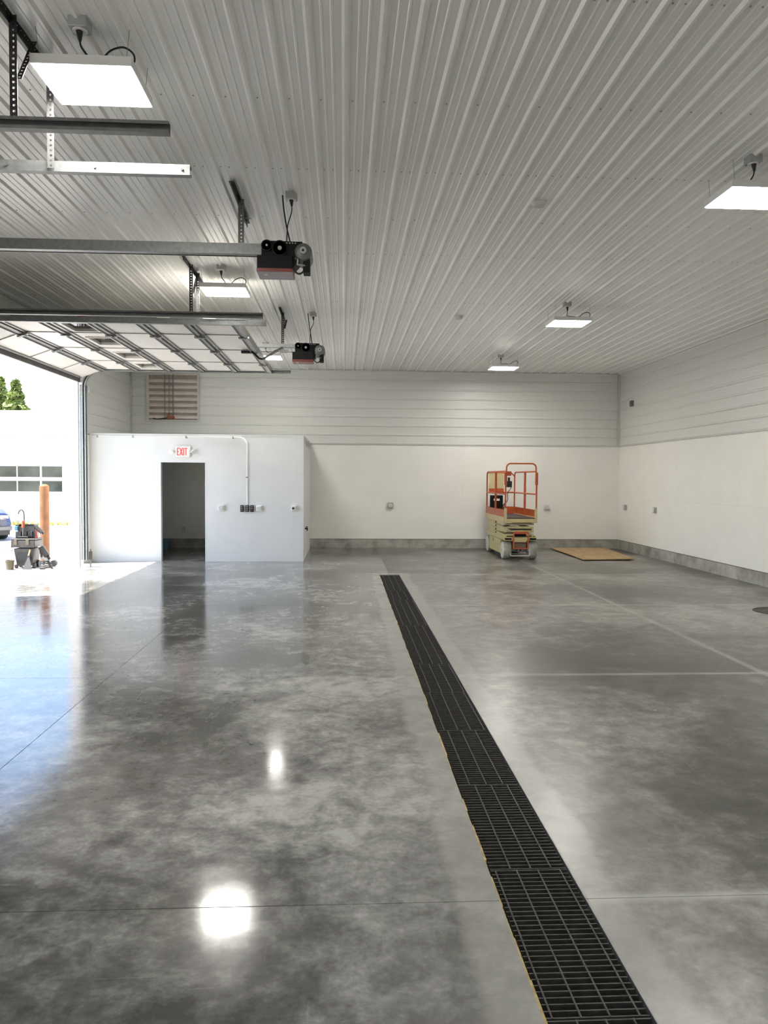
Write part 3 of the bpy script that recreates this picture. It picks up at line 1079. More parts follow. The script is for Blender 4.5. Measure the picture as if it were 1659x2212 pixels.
op1 = opener(7.16, 3.895, 'black door opener with mauve bottom cover, nearer of the two under the ceiling', M_MAUVE)
op2 = opener(12.0, 3.81, 'black door opener with red bottom, farther one by the raised door edge', M_RED, 0.058, -1.3)
hanger(-0.965, 7.235, 3.89, 'perforated hanger holding the rail of the nearer door opener', brace=0.5, cross=(6.8, 7.9), wide=0.052, mtl=M_GALVD)
hanger(-0.965, 12.075, 3.805, 'perforated hanger holding the rail of the farther door opener', brace=0.5, cross=(11.7, 12.7), mtl=M_DARKST)
# arm from the trolley to the raised door
t = thing('opener_linkage', 'dark bent linkage joining the raised door to the farther opener rail', 'linkage', (-1.2, 12.0, 3.55))
B().tube([(-1.55, 12.0, 3.655), (-1.44, 12.0, 3.655), (-1.40, 12.0, 3.63), (-1.33, 12.0, 3.56), (-1.27, 12.0, 3.545)], 0.015, 8).build('curved_arm', M_BLACK, t, smooth=True)
B().bar((-1.27, 11.99, 3.545), (-0.96, 11.99, 3.735), 0.012, 0.033).build('straight_arm', M_DARKST, t)
B().box(-0.99, -0.88, 12.0, 12.05, 3.66, 3.70).box(-0.97, -0.94, 11.995, 12.02, 3.69, 3.75).build('trolley', M_GALVD, t)
B().box(-1.60, -1.42, 11.96, 12.04, 3.635, 3.668).build('mount_plate', M_BLACK, t)

# ------------------------------------------------------------------ ceiling lamps


def lamp(x, y, label, loops, bx, by):
    z = 4.08
    t = thing('led_panel_lamp', label, 'ceiling lamp', (x, y, z), 'square LED panel lamps under the ceiling')
    w, d = 0.289, 0.247
    B().box(x - w, x + w, y - d, y - d + 0.022, z, z + 0.045).box(x - w, x + w, y + d - 0.022, y + d, z, z + 0.045) \
       .box(x - w, x - w + 0.022, y - d + 0.022, y + d - 0.022, z, z + 0.045).box(x + w - 0.022, x + w, y - d + 0.022, y + d - 0.022, z, z + 0.045) \
       .box(x - w, x + w, y - d, y + d, z + 0.045, z + 0.055).build('frame', M_WHITEP, t)
    B().box(x - w + 0.012, x + w - 0.012, y - d + 0.012, y + d - 0.012, z - 0.004, z + 0.004).build('diffuser', M_DIFF, t)
    B().box(x - 0.10, x + 0.16, y - 0.05, y + 0.05, z + 0.055, z + 0.085).build('driver_box', M_GREYBOX, t)
    for sx in (-1, 1):
        for sy in (-1, 1):
            B().tube([(x + sx * (w - 0.04), y + sy * (d - 0.04), z + 0.05), (x + sx * (w - 0.02), y + sy * (d - 0.04), HC - 0.002)], 0.0016, 5).build('suspension_wire', M_GALV, t)
    pts = [(bx + 0.004, by - 0.012, HC - 0.11), (bx + 0.006, by, HC - 0.15), (bx + 0.03, by + 0.09, HC - 0.175), (x + 0.02, y - 0.16, HC - 0.155)]
    if loops:
        pts += [(x + 0.10, y - 0.19, HC - 0.165), (x + 0.16, y - 0.2, HC - 0.12), (x + 0.23, y - 0.19, HC - 0.095), (x + 0.28, y - 0.17, HC - 0.12), (x + 0.275, y - 0.14, HC - 0.155), (x + 0.22, y - 0.12, HC - 0.17)]
    B().tube(smooth_path(pts), 0.0055, 6).build('power_cord', M_BLKPL, t, smooth=True)
    return t


def ceiling_box(x, y, label):
    t = thing('ceiling_outlet_box', label, 'junction box', (x, y, HC - 0.075), 'grey outlet boxes on the ceiling')
    B().box(x - 0.052, x + 0.052, y - 0.052, y + 0.052, HC - 0.06, HC).build('box', M_GREYBOX, t, bevel=0.004)
    B().cyl((x, y, HC - 0.06), (x, y, HC - 0.068), 0.042, 20).build('receptacle', M_WHITEP, t)
    B().cyl((x, y - 0.01, HC - 0.066), (x + 0.004, y - 0.014, HC - 0.125), 0.02, 12, 0.008).build('plug', M_BLKPL, t)
    return t


LX, RX = -1.53, 3.42
for (x, y, lab, lp, lab2) in (
        (LX, 4.82, 'nearest lit LED panel lamp at the top left, by the perforated hanger', 1, 'grey ceiling outlet box above the nearest lamp, top left'),
        (LX, 9.94, 'middle lit LED panel lamp of the left row, above the sticker track', 1, 'grey ceiling outlet box of the middle lamp, left row'),
        (LX, 15.27, 'farthest lit LED panel lamp of the left row, behind the raised door', 1, 'grey ceiling outlet box of the farthest lamp, left row'),
        (RX, 6.32, 'lit LED panel lamp cut by the right edge of the picture', 0, 'grey ceiling outlet box near the right edge of the picture'),
        (RX, 11.51, 'middle lit LED panel lamp of the right row', 1, 'grey ceiling outlet box of the middle lamp, right row'),
        (RX, 16.24, 'farthest lit LED panel lamp of the right row, near the back wall', 1, 'grey ceiling outlet box of the farthest lamp, right row'),
        (RX, 1.2, 'lit LED panel lamp of the right row, overhead beside the viewer', 1, 'grey ceiling outlet box overhead beside the viewer'),
        (LX, -0.35, 'lit LED panel lamp of the left row, overhead behind the viewer', 1, 'grey ceiling outlet box overhead behind the viewer')):
    bx_ = x + 0.01 if x < 0 else x - 0.14
    by_ = y - (0.28 if y < 7 else 0.39)
    lamp(x, y, lab, lp, bx_, by_)
    ceiling_box(bx_, by_, lab2)
ceiling_box(-0.49, 7.10, 'grey ceiling outlet box above the nearer door opener')
ceiling_box(-0.49, 12.12, 'grey ceiling outlet box above the farther door opener')
# round detectors on the ceiling
for (x, y, lab) in ((1.815, 7.13, 'nearer round white detector on the ceiling'), (1.825, 12.17, 'farther round white detector on the ceiling')):
    t = thing('smoke_detector', lab, 'detector', (x, y, HC - 0.06), 'round detectors on the ceiling')
    B().lathe((x, y, HC), [(0.075, 0.0), (0.075, -0.022), (0.068, -0.03), (0.055, -0.052), (0.03, -0.06), (0.0, -0.06)], 28).build('dome', M_SMOKED, t, smooth=True)
    B().lathe((x, y, HC), [(0.082, 0.0), (0.082, -0.01), (0.074, -0.012), (0.074, 0.0)], 28).build('base_ring', M_WHITEP, t)

# ------------------------------------------------------------------ louvre on the back wall
lx0, lx1, lz0, lz1 = -4.68, -3.45, 3.03, 4.16
yb = YB - 0.03
t = thing('wall_louvre', 'motorised intake louvre with pale slats high on the back wall', 'louvre', ((lx0 + lx1) / 2, YB, lz0))
fw = 0.055
for nm, dims in (('frame_side', (lx0, lx0 + fw, yb - 0.035, YB + 0.02, lz0, lz1)), ('frame_side', (lx1 - fw * 0.7, lx1, yb - 0.035, YB + 0.02, lz0, lz1)),
                 ('frame_sill', (lx0 + fw, lx1 - fw * 0.7, yb - 0.035, YB + 0.02, lz0, lz0 + 0.03)), ('frame_head', (lx0 + fw, lx1 - fw * 0.7, yb - 0.035, YB + 0.02, lz1 - 0.04, lz1))):
    B().box(*dims).build(nm, M_TRIM, t)
B().box(lx0 + fw, lx1 - fw * 0.7, YB - 0.022, YB - 0.016, lz0 + 0.03, lz1 - 0.04).build('back_screen', mat('dim_louvre_screen', (0.34, 0.29, 0.25), 0.7, var=0.1), t)
zz = lz0 + 0.05
k = 0
Rm = Matrix.Rotation(math.radians(-52), 3, 'X')
while zz < lz1 - 0.1:
    b = B()
    b.cbox(((lx0 + lx1 - 0.0) / 2 + 0.008, yb - 0.004, zz + 0.06), (lx1 - lx0 - fw * 1.75, 0.085, 0.006), Matrix.Rotation(math.radians(58), 3, 'X'))
    b.cbox(((lx0 + lx1) / 2 + 0.008, yb - 0.028, zz + 0.018), (lx1 - lx0 - fw * 1.75, 0.010, 0.020), None)
    b.build('blade', M_LOUVRE, t)
    zz += 0.142
for xx, w_ in ((-4.247, 0.016), (-4.145, 0.012), (-4.052, 0.022)):
    B().box(xx - w_ / 2, xx + w_ / 2, yb - 0.052, yb - 0.036, lz0 + 0.03, lz1 - 0.03).build('linkage_rod', M_GALVD, t)
ac = B().box(-4.19, -4.06, yb - 0.10, yb - 0.03, lz0 + 0.045, lz0 + 0.11).box(-4.16, -4.13, yb - 0.09, yb - 0.05, lz0 + 0.11, lz0 + 0.18)
ac.cyl((-4.06, yb - 0.07, lz0 + 0.08), (-4.02, yb - 0.07, lz0 + 0.08), 0.03, 12).build('actuator', M_BRASS, t, bevel=0.004)
B().tube([(-4.52, yb - 0.05, lz0 + 0.06), (-4.47, yb - 0.06, lz0 + 0.045), (-4.4, yb - 0.05, lz0 + 0.04), (-4.2, yb - 0.05, lz0 + 0.07)], 0.012, 8).build('actuator_lead', M_BLKPL, t, smooth=True)

# ------------------------------------------------------------------ fittings on the office front
PYF = PY


def round_box(x, y, z, label, face, size=0.055, nrm=(0, -1), plate=None, blob=None):
    """surface outlet box with a round hub; nrm is the outward direction in plan"""
    t = thing('wall_outlet_box', label, 'outlet box', (x, y, z - size))
    nx, ny = nrm
    d = 0.055
    if ny:
        B().box(x - size, x + size, min(y, y + ny * d), max(y, y + ny * d), z - size, z + size).build('box', face, t, bevel=0.008)
        if plate:
            B().cyl((x, y + ny * d, z), (x, y + ny * (d + 0.018), z), size * 0.72, 20).build('cover', plate, t)
        if blob:
            B().cyl((x - 0.012, y + ny * (d + 0.018), z - 0.002), (x - 0.012, y + ny * (d + 0.04), z - 0.002), size * 0.45, 16).build('receptacle', blob, t)
    else:
        B().box(min(x, x + nx * d), max(x, x + nx * d), y - size, y + size, z - size, z + size).build('box', face, t, bevel=0.006)
        if plate:
            B().box(min(x + nx * d, x + nx * (d + 0.008)), max(x + nx * d, x + nx * (d + 0.008)), y - size * 0.8, y + size * 0.8, z - size * 0.85, z + size * 0.85).build('cover', plate, t)
    return t


round_box(-2.46, PYF, 1.083, 'grey round faced outlet box on the office wall right of the doorway', M_WHITEP, 0.058, plate=M_SMOKED)
round_box(-1.70, PYF, 1.077, 'white outlet box beside the three black door buttons', M_WHITEP, 0.055, plate=M_SMOKED)
round_box(-1.00, PYF, 1.085, 'outlet box with a black socket near the right edge of the office wall', M_WHITEP, 0.052, plate=M_WHITEP, blob=M_BLKPL)
for (x, lab) in ((-2.043, 'left one of the three black push button stations'), (-1.937, 'middle one of the three black push button stations, under the conduit'), (-1.842, 'right one of the three black push button stations')):
    t = thing('button_station', lab, 'door control', (x, PYF, 1.01), 'push button stations')
    B().box(x - 0.031, x + 0.031, PYF - 0.05, PYF, 1.005, 1.14).build('case', M_BLKPL, t, bevel=0.005)
    for k in range(3):
        B().cyl((x, PYF - 0.05, 1.035 + k * 0.038), (x, PYF - 0.06, 1.035 + k * 0.038), 0.012, 14).build('push_button', M_GREYBOX if k else M_RED if x > -1.9 else M_GREYBOX, t)
# conduit
t = thing('conduit', 'thin grey conduit along the top of the office wall and down to the buttons', 'conduit', (-1.935, PYF, 1.14))
cz = 2.50
pts = [(XL + 0.06, PYF - 0.018, cz + 0.005), (-2.10, PYF - 0.018, cz)] + [(-2.10 + 0.16 * math.sin(a), PYF - 0.018, cz - 0.16 + 0.16 * math.cos(a)) for a in [PI / 2 * k / 6 for k in range(1, 7)]] + [(-1.937, PYF - 0.018, 1.14)]
B().tube(pts, 0.0115, 8).build('pipe', M_WHITEP, t, smooth=True)
for (x, z) in ((-4.9, cz + .005), (-4.2, cz + .004), (-3.15, cz + .002), (-2.22, cz), (-1.94, 1.70)):
    if z > 2:
        B().box(x - 0.012, x + 0.012, PYF - 0.032, PYF, z - 0.028, z + 0.016).build('strap', M_GALV, t)
    else:
        B().box(x - 0.03, x + 0.016, PYF - 0.032, PYF, z - 0.012, z + 0.012).build('strap', M_GALV, t)

# exit sign
t = thing('exit_sign', 'white emergency exit sign with red letters and two lamp heads over the doorway', 'exit sign', (-3.215, PYF, 2.09))
sx0, sx1, sz0, sz1 = -3.36, -3.07, 2.095, 2.315
B().box(sx0, sx1, PYF - 0.055, PYF, sz0, sz1).build('case', M_WHITEP, t, bevel=0.008)
B().box(sx0 + 0.022, sx1 - 0.022, PYF - 0.059, PYF - 0.055, sz0 + 0.022, sz1 - 0.022).build('face', M_SIGNBG, t)
lz0_, lz1_ = sz0 + 0.035, sz1 - 0.035
yl0, yl1 = PYF - 0.063, PYF - 0.059
st = 0.017
xe = sx0 + 0.036
lw_ = 0.046
gp = 0.0115
L1 = B().box(xe, xe + st, yl0, yl1, lz0_, lz1_)
zm = (lz0_ + lz1_) / 2
for z in (lz0_, zm - st / 2, lz1_ - st):
    L1.box(xe + st, xe + lw_ - (0.008 if abs(z - zm + st / 2) < 1e-6 else 0), yl0, yl1, z, z + st)
L1.build('letter_e', M_SIGNRED, t)
xx = xe + lw_ + gp
Lx = B()
for s in (1, -1):
    c = xx + 0.026
    a = (c - s * 0.026, lz0_); d_ = (c + s * 0.026, lz1_)
    h = st * 0.55
    vs = [(a[0] - h, yl0, a[1]), (a[0] + h, yl0, a[1]), (d_[0] + h, yl0, d_[1]), (d_[0] - h, yl0, d_[1])]
    o_ = 0.0006 if s < 0 else 0
    vs = [(p[0], p[1] - o_, p[2]) for p in vs]
    Lx.add(vs + [(p[0], yl1, p[2]) for p in vs], [(0, 1, 2, 3), (7, 6, 5, 4), (0, 4, 5, 1), (1, 5, 6, 2), (2, 6, 7, 3), (3, 7, 4, 0)])
Lx.build('letter_x', M_SIGNRED, t)
xx += 0.052 + gp + 0.004
B().box(xx, xx + st, yl0, yl1, lz0_, lz1_).build('letter_i', M_SIGNRED, t)
xx += st + gp
B().box(xx, xx + 0.05, yl0, yl1, lz1_ - st, lz1_).box(xx + 0.025 - st / 2, xx + 0.025 + st / 2, yl0, yl1, lz0_, lz1_ - st).build('letter_t', M_SIGNRED, t)
for s, x in ((-1, sx0), (1, sx1)):
    c = (x + s * 0.055, PYF - 0.045, 2.215)
    h_ = B().cyl((x, PYF - 0.03, 2.20), (c[0], c[1], 2.205), 0.014, 10)
    h_.cyl(c, (c[0] + s * 0.02, c[1] - 0.055, c[2] - 0.03), 0.03, 16, 0.045)
    hd = h_.build('lamp_head', M_WHITEP, t, smooth=True)
    B().cyl((c[0] + s * 0.0201, c[1] - 0.0552, c[2] - 0.0301), (c[0] + s * 0.021, c[1] - 0.058, c[2] - 0.0318), 0.039, 16).build('lens', M_SMOKED, hd)

# small black fitting on the office end wall
t = thing('wall_tap', 'small black tap on the end wall of the office box', 'tap', (PX, 16.0, 0.60))
B().cyl((PX, 16.0, 0.63), (PX + 0.06, 16.0, 0.63), 0.018, 10).cyl((PX + 0.045, 16.0, 0.63), (PX + 0.05, 16.0, 0.585), 0.014, 10).build('spout', M_BLKPL, t)
B().cyl((PX + 0.04, 16.0, 0.63), (PX + 0.04, 16.0, 0.67), 0.008, 8).box(PX + 0.02, PX + 0.06, 15.97, 16.03, 0.665, 0.675).build('handle', M_BLKPL, t)

# outlets on the other walls
round_box(1.138, YB, 1.045, 'grey outlet box in the middle of the back wall', M_GREYBOX, 0.07, plate=M_SMOKED)
round_box(4.99, YB, 1.025, 'grey outlet box on the back wall just right of the scissor lift', M_WHITEP, 0.07, plate=M_SMOKED)
round_box(XR, 17.86, 1.04, 'grey outlet box on the right wall nearest the corner', M_GREYBOX, 0.06, (-1, 0), plate=M_SMOKED)
round_box(XR, 16.12, 1.05, 'grey outlet box on the right wall farther from the corner', M_GREYBOX, 0.06, (-1, 0), plate=M_WHITEP)
round_box(XR, 17.56, 3.50, 'brown box high on the siding of the right wall', M_BROWNBX, 0.065, (-1, 0), plate=M_BROWNBX)
t = thing('wall_receptacle', 'white receptacle low on the wall inside the office', 'outlet', (-3.843, YB, 0.37))
B().box(-3.885, -3.80, YB - 0.012, YB - 0.0, 0.375, 0.50).build('plate', M_SMOKED, t, bevel=0.003)
for z in (0.415, 0.46):
    B().cyl((-3.843, YB - 0.012, z), (-3.843, YB - 0.016, z), 0.018, 12).build('socket', M_WHITEP, t)
# bucket inside the office
t = thing('bucket', 'pale blue bucket on the office floor seen through the doorway', 'bucket', (-4.22, 18.0, 0))
B().lathe((-4.22, 18.0, 0), [(0.0, 0.0), (0.10, 0.0), (0.135, 0.22), (0.145, 0.22), (0.145, 0.235), (0.125, 0.235), (0.095, 0.015), (0.0, 0.015)], 24).build('pail', M_BUCKET, t, smooth=True)
B().tube([(-4.22 + 0.148 * math.cos(a), 17.96 - 0.11 * math.sin(a), 0.21 - 0.05 * math.sin(a)) for a in [PI * k / 10 for k in range(11)]], 0.004, 6).build('handle', M_GALV, t)
# sensor at the foot of the far jamb
t = thing('safety_sensor', 'small tan door sensor at the foot of the far jamb track', 'sensor', (-4.74, 14.42, 0.0))
B().box(-4.765, -4.715, 14.41, 14.46, 0.14, 0.29).build('case', M_TAN, t, bevel=0.004)
B().box(-4.75, -4.735, 14.425, 14.445, 0.0, 0.14).cyl((-4.74, 14.435, 0.29), (-4.74, 14.435, 0.335), 0.012, 10).build('bracket', M_GALVD, t)

# ------------------------------------------------------------------ scissor lift
lift = thing('scissor_lift', 'cream scissor lift with orange guard rails parked at the back wall', 'scissor lift', (3.74, 16.8, 0))
a0, a1 = 3.385, 4.085         # width
f0, f1 = 15.74, 17.84         # front, rear


def lp(b, n, m_, par=None, **k):
    return b.build(n, m_, par or lift, **k)


# wheels
for (x0, x1) in ((3.39, 3.545), (3.945, 4.10)):
    for cy in (15.945, 17.62):
        w = lp(B().lathe((x0, cy, 0.192), [(0.12, 0.0), (0.182, 0.0), (0.192, 0.012), (0.192, x1 - x0 - 0.012), (0.182, x1 - x0), (0.12, x1 - x0)], 32, 'X'), 'wheel', M_TYRE, smooth=True)
        for xe_, s in ((x0, -1), (x1, 1)):
            B().lathe((xe_, cy, 0.192), [(0.0, s * 0.004), (0.05, s * 0.012), (0.055, s * 0.002), (0.13, s * 0.006), (0.165, s * 0.008), (0.172, 0.0)], 28, 'X').build('rim', M_RIM, w, smooth=True)
        B().cyl((x0 - 0.016, cy, 0.192), (x0 - 0.004, cy, 0.192), 0.03, 12).build('hub_cap', M_CREAM, w)
# chassis
ch = B().box(3.56, 3.93, 16.12, 17.80, 0.16, 0.40)
ch.box(a0 + 0.03, a1 - 0.03, 15.80, 17.82, 0.395, 0.47)
lp(ch, 'chassis', M_CREAM, bevel=0.006)
for x0, x1 in ((a0 + 0.012, a0 + 0.05), (a1 - 0.05, a1 - 0.012)):
    lp(B().box(x0, x1, 16.17, 17.40, 0.10, 0.40), 'side_cover', M_CREAM, bevel=0.006)
    lp(B().box(x0 - 0.004, x1 + 0.004, 16.95, 17.0, 0.30, 0.38), 'cover_latch', M_BLKPL)
lp(B().box(a0 + 0.005, a0 + 0.03, 15.80, 17.82, 0.415, 0.50), 'side_beam', M_CREAM, bevel=0.004)
lp(B().box(a1 - 0.03, a1 - 0.005, 15.80, 17.82, 0.415, 0.50), 'side_beam', M_CREAM, bevel=0.004)
# front pockets either side of the ladder
for x0, x1 in ((a0 + 0.005, 3.555), (3.915, a1 - 0.005)):
    p = lp(B().box(x0, x1, 15.745, 15.80, 0.405, 0.475), 'front_bumper', M_CREAM, bevel=0.004)
    B().box(x0 + 0.012, x1 - 0.012, 15.740, 15.746, 0.42, 0.46).build('pocket', M_BLACK, p)
lp(B().box(3.60, 3.875, 15.79, 15.83, 0.37, 0.465), 'front_plate', M_CREAM)
lp(B().box(3.60, 3.875, 15.85, 15.87, 0.25, 0.365), 'hydraulic_cover', mat('brown_hydraulic_cover', (0.20, 0.13, 0.085), 0.6, var=0.15))
# steering axle and tie rod
lp(B().box(3.55, 3.94, 15.92, 15.97, 0.16, 0.22).cyl((3.53, 15.83, 0.115), (3.955, 15.83, 0.115), 0.013, 8), 'axle', M_GALVD)
lp(B().tube([(3.53, 15.78, 0.20), (3.53, 15.77, 0.09), (3.545, 15.77, 0.08), (3.925, 15.77, 0.08), (3.94, 15.77, 0.09), (3.94, 15.78, 0.20)], 0.011, 8), 'tow_bar', M_RIM, smooth=True)
lp(B().cyl((3.70, 15.79, 0.185), (3.70, 15.95, 0.185), 0.022, 10).cyl((3.78, 15.79, 0.185), (3.78, 15.95, 0.185), 0.022, 10), 'steer_cylinder', M_STEELT)
# ladder
ld = lp(B().tube([(3.585, 15.71, 0.235), (3.585, 15.715, 0.57), (3.60, 15.715, 0.585), (3.875, 15.715, 0.585), (3.89, 15.715, 0.57), (3.89, 15.71, 0.235)], 0.0145, 8), 'ladder', M_ORANGE, smooth=True)
B().tube([(3.585, 15.71, 0.24), (3.89, 15.71, 0.24)], 0.014, 8).build('rung', M_ORANGE, ld)
B().box(3.595, 3.88, 15.70, 15.722, 0.55, 0.60).build('rung', M_ORANGE, ld)
lp(B().box(3.61, 3.865, 15.80, 15.806, 0.49, 0.555), 'battery_recess', M_BLACK)
# folded scissor stack
zz = 0.475
for k in range(4):
    for x0 in (3.425, 3.995):
        tilt = 0.018 if k % 2 else -0.018
        lp(B().bar((x0 + 0.02, 15.86, zz + 0.036 + tilt), (x0 + 0.02, 17.72, zz + 0.036 - tilt), 0.04, 0.062), 'scissor_arm', M_CREAM, bevel=0.004)
    lp(B().cyl((3.42, 15.90, zz + 0.04), (4.05, 15.90, zz + 0.04), 0.022, 12), 'cross_tube', M_CREAM, smooth=True)
    lp(B().cyl((3.413, 16.79, zz + 0.036), (3.425, 16.79, zz + 0.036), 0.02, 12), 'pivot_pin', M_BLACK)
    zz += 0.077
lp(B().box(3.47, 3.99, 15.87, 15.90, 0.655, 0.70).box(3.47, 3.99, 15.87, 15.90, 0.735, 0.765), 'front_cross_beam', M_CREAM)
lp(B().cyl((3.74, 16.0, 0.6), (3.74, 17.3, 0.62), 0.045, 16), 'lift_cylinder', M_GALVD, smooth=True)
# platform
lp(B().box(a0 + 0.03, a1 - 0.03, f0 + 0.02, f1, 0.86, 0.885), 'deck', M_TOOLGREY)
lp(B().box(a0, a0 + 0.035, f0, f1, 0.775, 0.895), 'platform_beam', M_CREAM, bevel=0.004)
lp(B().box(a1 - 0.035, a1, f0, f1, 0.775, 0.895), 'platform_beam', M_CREAM, bevel=0.004)
lp(B().box(a0 + 0.035, a1 - 0.035, f0 + 0.005, f0 + 0.03, 0.785, 0.865), 'platform_front_beam', M_CREAM, bevel=0.004)
for x0, x1 in ((a0 + 0.004, a0 + 0.016), (a1 - 0.016, a1 - 0.004)):
    lp(B().box(x0, x1, f0 + 0.07, f1, 0.895, 1.05), 'toe_board', M_ORANGE)
lp(B().box(a0 + 0.016, a1 - 0.016, f1 - 0.02, f1 - 0.008, 0.885, 1.05), 'toe_board', M_ORANGE)
for x0, x1 in ((a0, a0 + 0.05), (a1 - 0.05, a1)):
    lp(B().box(x0, x1, f0 - 0.005, f0 + 0.05, 0.775, 1.09), 'corner_post_socket', M_CREAM, bevel=0.004)
# guard rails
r = 0.0175
zt, zm = 1.865, 1.385
for x in (a0 + 0.02, a1 - 0.02):
    rad = 0.09
    pts = [(x, f0 + 0.02, 1.05), (x, f0 + 0.02, zt - rad)] + [(x, f0 + 0.02 + rad - rad * math.cos(q), zt - rad + rad * math.sin(q)) for q in [PI / 2 * k / 5 for k in range(1, 6)]]
    pts += [(x, f1 - 0.02 - rad, zt)] + [(x, f1 - 0.02 - rad + rad * math.sin(q), zt - rad + rad * math.cos(q)) for q in [PI / 2 * k / 5 for k in range(1, 6)]] + [(x, f1 - 0.02, 0.9)]
    lp(B().tube(pts, r, 8), 'guard_rail', M_ORANGE, smooth=True)
    lp(B().tube([(x, f0 + 0.02, zm), (x, f1 - 0.02, zm)], r, 8), 'mid_rail', M_ORANGE, smooth=True)
    lp(B().box(x - 0.02, x + 0.02, 16.77, 16.81, 0.95, zt), 'rail_post', M_ORANGE)
    lp(B().box(x - 0.012, x + 0.012, f0 + 0.0, f0 + 0.05, zm, zt - 0.1), 'post_gusset', M_ORANGE)
lp(B().tube([(a0 + 0.02, f1 - 0.02, zm), (a1 - 0.02, f1 - 0.02, zm)], r, 8), 'mid_rail', M_ORANGE, smooth=True)
lp(B().tube([(a0 + 0.02, f1 - 0.02, zt - 0.02), (a1 - 0.1, f1 - 0.02, zt - 0.02)] + [(a1 - 0.02, f1 - 0.02, zt - 0.10)], r, 8), 'guard_rail', M_ORANGE, smooth=True)
# entry hoop
rad = 0.09
pts = [(a0 + 0.035, f0 + 0.03, 1.6), (a0 + 0.035, f0 + 0.03, 2.03 - rad)] + [(a0 + 0.035 + rad - rad * math.cos(q), f0 + 0.03, 2.03 - rad + rad * math.sin(q)) for q in [PI / 2 * k / 6 for k in range(1, 7)]]
pts += [(a1 - 0.035 - rad, f0 + 0.03, 2.03)] + [(a1 - 0.035 - rad + rad * math.sin(q), f0 + 0.03, 2.03 - rad + rad * math.cos(q)) for q in [PI / 2 * k / 6 for k in range(1, 7)]] + [(a1 - 0.035, f0 + 0.03, 1.6)]
lp(B().tube(pts, 0.016, 8), 'entry_hoop', M_ORANGE, smooth=True)
lp(B().box(a1 - 0.045, a1 + 0.005, f0 + 0.005, f0 + 0.055, 1.58, 1.84), 'hoop_sleeve', M_ORANGE)
lp(B().box(a0 - 0.005, a0 + 0.045, f0 + 0.005, f0 + 0.055, 1.58, 1.84), 'hoop_sleeve', M_ORANGE)
lp(B().box(a0 + 0.05, 3.53, f0 + 0.05, f0 + 0.056, 1.77, 1.865), 'sign_plate', M_ORANGE)
# control box with its cable
cb = lp(B().box(3.455, 3.555, f0 + 0.09, f0 + 0.20, 1.53, 1.66).box(3.475, 3.515, f0 + 0.1, f0 + 0.16, 1.66, 1.74), 'control_box', M_BLKPL, bevel=0.006)
B().tube(smooth_path([(3.55, f0 + 0.2, 1.57), (3.60, f0 + 0.4, 1.5), (3.62, f0 + 0.8, 1.40), (3.66, f0 + 1.0, 1.22), (3.58, f0 + 1.1, 1.10), (3.62, f0 + 1.0, 1.18), (3.55, f0 + 1.0, 1.0), (3.5, f0 + 0.9, 0.93), (3.56, f0 + 0.8, 0.90)]), 0.008, 6).build('control_cable', M_BLKPL, cb, smooth=True)
# boards and boxes on the rear rail
lp(B().box(a0 + 0.06, 3.80, f1 - 0.05, f1 - 0.035, 1.48, 1.84), 'manual_board', M_CREAM)
lp(B().box(a0 + 0.06, 3.80, f1 - 0.055, f1 - 0.03, 1.39, 1.48), 'rear_plate', M_ORANGE)
bx = lp(B().box(3.47, 3.76, f1 - 0.16, f1 - 0.04, 1.02, 1.32), 'battery_case', M_BLACK, bevel=0.006)
B().box(3.54, 3.68, f1 - 0.164, f1 - 0.159, 1.19, 1.24).build('white_label', M_STICKW, bx)

# ------------------------------------------------------------------ plywood on the floor
t = thing('plywood_sheet', 'tan plywood sheets lying on the floor in the right back corner', 'plywood', (5.7, 17.0, 0.0))
R3 = Matrix.Rotation(math.radians(-1.0), 3, 'Z')
B().add([(5.03, 15.55, 0.02), (6.16, 15.66, 0.02), (6.42, 18.15, 0.02), (5.05, 18.18, 0.02), (5.03, 15.55, 0.038), (6.16, 15.66, 0.038), (6.42, 18.15, 0.038), (5.05, 18.18, 0.038)],
        [(0, 3, 2, 1), (4, 5, 6, 7), (0, 1, 5, 4), (1, 2, 6, 5), (2, 3, 7, 6), (3, 0, 4, 7)]).build('sheet', M_WOOD, t)
for x in (5.2, 5.65, 6.05):
    B().box(x, x + 0.04, 15.75, 18.05, 0.0, 0.02).build('batten', M_SEAL, t)

# ------------------------------------------------------------------ outside
GZ = -0.05
tag(B().box(-60, XO + 0.001, -30, 90, GZ - 0.2, GZ).build('ground', M_GROUND), 'sunlit pale concrete yard outside the open door', None, None, 'structure')
tag(B().box(-60, 60, YB + 0.7, 90, GZ - 0.22, GZ - 0.02).build('ground_far', M_GROUND), 'bright ground behind the building', None, None, 'structure')

# neighbouring white building
BY = 28.0
nb = thing('white_garage_building', 'sunlit white building with an overhead door across the yard', 'building', (-13.0, BY, GZ))
bx1 = -9.2
k_ = BY / 29.0


def bz(z): return 1.7 + (z - 1.7) * k_


def bxx(x): return x * k_


